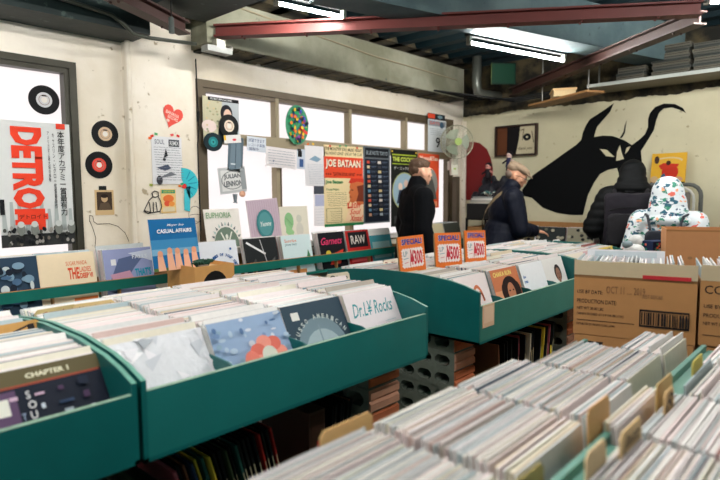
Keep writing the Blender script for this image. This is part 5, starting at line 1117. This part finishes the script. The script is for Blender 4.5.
for sd in (-1, 1):
    cc = Vector((sd*.033, .118, .004)); n_ = 16
    q.tube([T @ (cc+Vector((.025*math.cos(2*math.pi*i/n_), 0, .019*math.sin(2*math.pi*i/n_)))) for i in range(n_+1)], .003, BLACK, 6)
    q.tube([T @ Vector((sd*.058, .11, .010)), T @ Vector((sd*.082, .03, .014)), T @ Vector((sd*.080, -.01, .0))], .003, BLACK, 6)
q.tube([T @ Vector((-.009, .113, .008)), T @ Vector((.009, .113, .008))], .003, BLACK, 6); q.build('glasses', p2); eyes(J, p2)
# strap of a bag across his body
q = MB(); st = mat((120, 104, 78), .6); c = J['chs']; Rl = Matrix.Rotation(-J['lean'], 4, 'X')
pts = []
for i in range(25):
    t_ = 2*math.pi*i/24; v = Vector((-.05+.175*math.cos(t_), .178*math.sin(t_), -.055+.25*math.cos(t_))); pts.append(c + (Rl @ v) + Vector((0, 0, -.0)))
for i in range(24):
    a_, b_ = pts[i], pts[i+1]; nrm = Vector((a_.x-c.x, a_.y-c.y, 0)).normalized(); t_ = (b_-a_).normalized(); w_ = nrm.cross(t_).normalized()*.018
    q.add([a_-w_, b_-w_, b_+w_, a_+w_, a_-w_+nrm*.004, b_-w_+nrm*.004, b_+w_+nrm*.004, a_+w_+nrm*.004], [(0, 3, 2, 1), (4, 5, 6, 7), (0, 1, 5, 4), (1, 2, 6, 5), (2, 3, 7, 6), (3, 0, 4, 7)], st)
o = q.build('shoulder_bag_strap'); o.location = (PX_, PY_, 0); o.rotation_euler.z = R(az-90); tag(o, 'tan bag strap worn across the navy jacket of the capped person', 'strap')
# --- puffer coat with backpack
AZ3 = 14; X3, Y3 = 5.30, 1.60
J = joints(1.70, 8, 12, width=1.02); J['elR'] += Vector((.05, .03, .02)); J['elL'] += Vector((-.05, .03, .02)); J['wrR'] += Vector((-.06, .1, .12)); J['wrL'] += Vector((.06, .1, .12))
p3 = person('person in a black padded coat with the hood up, seen from behind', X3, Y3, AZ3, J, body_mesh(J, skinm), skinm)
pf = mat((5, 8, 10), .7, 0, .15, 30, .1, 0, .25)
remesh(jacket_mesh(J, .062, .66, pf, .08, .95, .6, 1.05), 'padded_coat', .012, pf, 3, p3, lambda p: .009*abs(math.sin(p.z*math.pi/.075))+.004*noise.noise(p*12))
T = headT(J); M = T.to_3x3().to_4x4(); q = MB()
q.ell(T @ Vector((0, -.03, .025)), (.112, .12, .118), pf, M, 20, 14); q.ell(T @ Vector((0, -.05, -.06)), (.125, .12, .09), pf, M, 20, 14); q.ell(T @ Vector((0, -.06, -.13)), (.16, .13, .08), pf, M, 20, 14)
h_ = remesh(q, 'hood', .009, pf, 26, p3, lambda p: .004*abs(math.sin(p.z*math.pi/.045))); remesh(legs_mesh(J, BLACK), 'trousers', .012, mat((26, 28, 36), .8), 3, p3, folds(.006, 10)); shoes(J, BLACK, p3)
bk = mat((22, 18, 28), .8, 0, .15, 60, .15); bk2 = mat((14, 12, 18), .8, 0, .1, 60)
root = empty('backpack', (X3, Y3, 0), 'dark plum backpack worn over the black padded coat', 'backpack', None, R(AZ3-90))
q = MB(); cz = 1.19
def rbox(q, c, h, m, T=None):
    c = Vector(c)
    for sx in (-1, 1):
        for sz in (-1, 1):
            q.cap(c+Vector((sx*h[0], -h[1], sz*h[2])), c+Vector((sx*h[0], h[1], sz*h[2])), .035, .035, m)
    q.box(c-Vector((h[0]+.034, h[1]+.03, h[2]+.0)), c+Vector((h[0]+.034, h[1]+.03, h[2])), m); q.box(c-Vector((h[0], h[1]+.03, h[2]+.034)), c+Vector((h[0], h[1]+.03, h[2]+.034)), m)
rbox(q, (0, -.255, cz), (.155, .05, .20), bk); remesh(q, 'main_bag', .010, bk, 8, root, folds(.012, 10))
q = MB(); rbox(q, (0, -.345, cz-.07), (.125, .01, .10), bk2); remesh(q, 'front_pocket', .009, bk2, 5, root, folds(.006, 14))
q = MB(); q.tube([(-.15, -.335, cz+.09), (-.06, -.352, cz+.115), (.06, -.352, cz+.115), (.15, -.335, cz+.09)], .006, BLACK, 6); q.tube([(-.1, -.375, cz+.03), (.1, -.375, cz+.03)], .005, BLACK, 6); q.build('zip', root)
q = MB(); q.tube([(0, -.22, cz+.215), (.03, -.25, cz+.25), (-.03, -.25, cz+.25), (0, -.22, cz+.215)], .007, BLACK, 6); q.build('grab_handle', root)
q = MB(); q.box((.03, -.389, cz-.06), (.07, -.386, cz-.035), C(150, 146, 150)); q.build('patch', root)
for sd in (-1, 1):
    q = MB(); q.tube([(sd*.11, -.2, cz+.2), (sd*.13, -.13, cz+.255), (sd*.13, .05, cz+.27), (sd*.13, .17, cz+.1), (sd*.13, .16, cz-.05)], .016, bk2, 8); q.build('shoulder_strap', root)
# --- floral hoodie
def floral():
    m = bpy.data.materials.new('mat_floral'); m.use_nodes = True; nt = m.node_tree; b = nt.nodes['Principled BSDF']; b.inputs['Roughness'].default_value = .75
    tc = nt.nodes.new('ShaderNodeTexCoord'); prev = None; col = (*lin((214, 222, 226)), 1)
    for sc, thr, cc, off in ((11, .46, (36, 92, 112), 0), (12, .44, (48, 132, 108), 3.3), (15, .38, (34, 66, 96), 7.7), (9, .34, (226, 110, 92), 5.1), (12, .32, (232, 160, 120), 9.4)):
        mp = nt.nodes.new('ShaderNodeMapping'); mp.inputs['Location'].default_value = (off, off, off); mp.inputs['Rotation'].default_value = (off, off*.5, off); mp.inputs['Scale'].default_value = (1, 1, 1.7 if cc[0] < 100 else 1)
        nt.links.new(tc.outputs['Object'], mp.inputs[0]); v = nt.nodes.new('ShaderNodeTexVoronoi'); v.inputs['Scale'].default_value = sc; nt.links.new(mp.outputs[0], v.inputs['Vector'])
        n = nt.nodes.new('ShaderNodeTexNoise'); n.inputs['Scale'].default_value = sc*3.2; nt.links.new(mp.outputs[0], n.inputs['Vector'])
        ad = nt.nodes.new('ShaderNodeMath'); ad.operation = 'MULTIPLY_ADD'; ad.inputs[1].default_value = .9; nt.links.new(n.outputs['Fac'], ad.inputs[0]); nt.links.new(v.outputs['Distance'], ad.inputs[2])
        lt = nt.nodes.new('ShaderNodeMath'); lt.operation = 'LESS_THAN'; lt.inputs[1].default_value = thr+.26; nt.links.new(ad.outputs[0], lt.inputs[0])
        mx = nt.nodes.new('ShaderNodeMixRGB'); mx.inputs[2].default_value = (*lin(cc), 1); nt.links.new(lt.outputs[0], mx.inputs[0])
        if prev is None: mx.inputs[1].default_value = col
        else: nt.links.new(prev, mx.inputs[1])
        prev = mx.outputs[0]
    nt.links.new(prev, b.inputs['Base Color']); return m
AZ4 = 10; X4, Y4 = 4.86, 1.20
J = joints(1.48, 4, 6, width=1.24)
p4 = person('person in a white floral print hooded jacket, hood up, seen from behind', X4, Y4, AZ4, J, body_mesh(J, skinm), skinm)
fm_ = floral()
remesh(jacket_mesh(J, .050, .62, fm_, .08, .95, .6, 1.1), 'floral_jacket', .010, fm_, 4, p4, folds(.012, 9, 8))
T = headT(J); M = T.to_3x3().to_4x4(); q = MB(); q.ell(T @ Vector((0, -.03, .035)), (.118, .125, .145), fm_, M, 22, 16); q.ell(T @ Vector((0, -.035, -.04)), (.134, .125, .12), fm_, M, 22, 16); q.ell(T @ Vector((0, -.045, -.12)), (.155, .12, .09), fm_, M, 20, 14); q.ell(T @ Vector((0, -.05, -.18)), (.20, .13, .07), fm_, M, 20, 14)
remesh(q, 'hood', .009, fm_, 28, p4, folds(.008, 12)); remesh(legs_mesh(J, BLACK), 'trousers', .012, mat((40, 44, 60), .8), 3, p4, folds(.006, 10)); shoes(J, WHITE, p4)
root = empty('backpack', (X4, Y4, 0), 'small black and blue striped backpack on the floral jacket', 'backpack', None, R(AZ4-90))
q = MB(); bkk = mat((22, 28, 40), .6, 0, .1, 40); rbox(q, (0, -.235, .98), (.09, .035, .13), bkk); remesh(q, 'main_bag', .009, bkk, 6, root)
q = MB(); q.box((-.13, -.318, 1.03), (.13, -.308, 1.05), C(206, 214, 220)); q.box((-.13, -.318, .97), (.13, -.308, 1.0), C(60, 130, 170)); q.build('stripes', root)
for sd in (-1, 1):
    q = MB(); q.tube([(sd*.09, -.2, 1.13), (sd*.12, -.15, 1.25), (sd*.16, .02, 1.27), (sd*.15, .16, 1.1)], .010, bkk, 8); q.build('shoulder_strap', root)
# ------------------------------------------------------------------ wall fan
pc = onY(457, 142, 3.45); root = empty('wall_fan', pc, 'cream and green wall fan at the right end of the wide window', 'fan', None, R(-42))
cg = mat((150, 150, 128), .4, .2); gm = mat((150, 176, 84), .5); bl = mat((136, 150, 128), .4)
q = MB(); RR = .182
for sgn in (-1, 1):
    for k in range(9):
        r0 = RR*(k+1.5)/10.5; yy = sgn*.05*math.sqrt(max(0, 1-(r0/RR)**2))-.0
        q.tube([(r0*math.cos(2*math.pi*i/28), yy, r0*math.sin(2*math.pi*i/28)) for i in range(29)], .0016, cg, 4, False)
    for k in range(30):
        a_ = 2*math.pi*k/30; q.tube([(r0_*math.cos(a_), sgn*.05*math.sqrt(max(0, 1-(r0_/RR)**2)), r0_*math.sin(a_)) for r0_ in (.03, .07, .11, .14, RR)], .0014, cg, 4, False)
q.tube([(RR*math.cos(2*math.pi*i/36), 0, RR*math.sin(2*math.pi*i/36)) for i in range(37)], .006, cg, 8, False); q.build('guard', root)
q = MB(); q.tube([(0, -.058, 0), (0, -.05, 0)], .04, gm, 24); q.build('hub_badge', root)
for k in range(3):
    P = []; a0 = k*120
    for i in range(9): t_ = R(a0-38+76*i/8); P.append((.14*math.cos(t_), -.014+.028*i/8, .14*math.sin(t_)))
    P += [(.03*math.cos(R(a0+14)), .008, .03*math.sin(R(a0+14))), (.03*math.cos(R(a0-14)), -.008, .03*math.sin(R(a0-14)))]
    q = MB(); q.prism(P, (0, .003, 0), bl); q.build('blade', root)
q = MB(); q.tube([(0, .0, 0), (0, .1, 0), (0, .17, 0)], [.03, .055, .04], cg, 16); q.build('motor', root, True)
q = MB(); q.cap((0, .10, -.06), (0, .10, -.22), .028, .034, mat((206, 204, 186), .5)); q.box((-.04, .09, -.36), (.04, .16, -.18), mat((206, 204, 186), .5)); q.box((-.04, .1, -.3), (.04, .26, -.2), mat((206, 204, 186), .5)); q.build('stand_arm', root)
q = MB(); q.box((-.012, .082, -.21), (.012, .09, -.19), gm); q.box((-.012, .082, -.30), (.012, .09, -.28), gm); q.build('switches', root)
# post under the fan
q = MB(); q.box((-.03, -.03, 0), (.03, .03, 1.62), mat((84, 74, 60), .6)); tag(q.build('wooden_post', loc=(5.60, 3.62, 0)), 'brown post below the fan at the end of the wide window', 'post')
# dark hanging jumble with small dolls beside the cap
dk = mat((22, 24, 34), .6, 0, .2, 30, .2)
p = onX(494, 183, 5.80)
q = MB()
for c, r in (((0, .06, -.10), (.06, .12, .09)), ((0, -.06, -.03), (.06, .11, .06)), ((0, .10, .02), (.04, .05, .05)), ((0, -.14, .02), (.05, .04, .07)), ((0, .2, -.16), (.05, .1, .05)), ((0, .0, .04), (.04, .03, .05))): q.ell(c, r, dk)
o = remesh(q, 'hanging_bag', .010, dk, 2, None, folds(.03, 14)); o.location = p; tag(o, 'lumpy dark bag hanging on the wall behind the flat cap', 'bag')
for i, (px, py, lab, fc) in enumerate(((509, 160, 'small dark-haired doll with a pale face above the flat cap', (220, 190, 180)), (488, 171, 'small doll with a pink face on the dark bag, left of the cap', (206, 140, 130)))):
    p = onX(px, py, 5.74); q = MB(); f_ = C(*fc); hx = C(26, 20, 26)
    q.ell((0, 0, .06), (.04, .04, .045), f_); q.ell((.012, 0, .08), (.042, .048, .04), hx); q.cap((0, 0, .02), (0, 0, -.08), .03, .045, C(40, 40, 70) if i == 0 else hx); q.cap((0, .03, 0), (-.02, .08, -.04), .014, .012, hx); q.cap((0, -.03, 0), (-.02, -.08, -.02), .014, .012, f_)
    for sd in (-1, 1): q.ell((-.037, sd*.014, .062), .006, hx)
    for sd in (-1, 1): q.cap((0, sd*.02, -.08), (-.01, sd*.025, -.14), .014, .012, hx)
    o = tag(q.build('doll', smooth=True, loc=p), lab, 'doll'); o.scale = (.82,)*3
# ------------------------------------------------------------------ link the mass of packed sleeves
o = packed.build('vinyl_record'); tag(o, 'remaining record sleeves packed edge-on through the long teal bins', 'record', None, 'stuff')
print('individual sleeves', NREC[0])
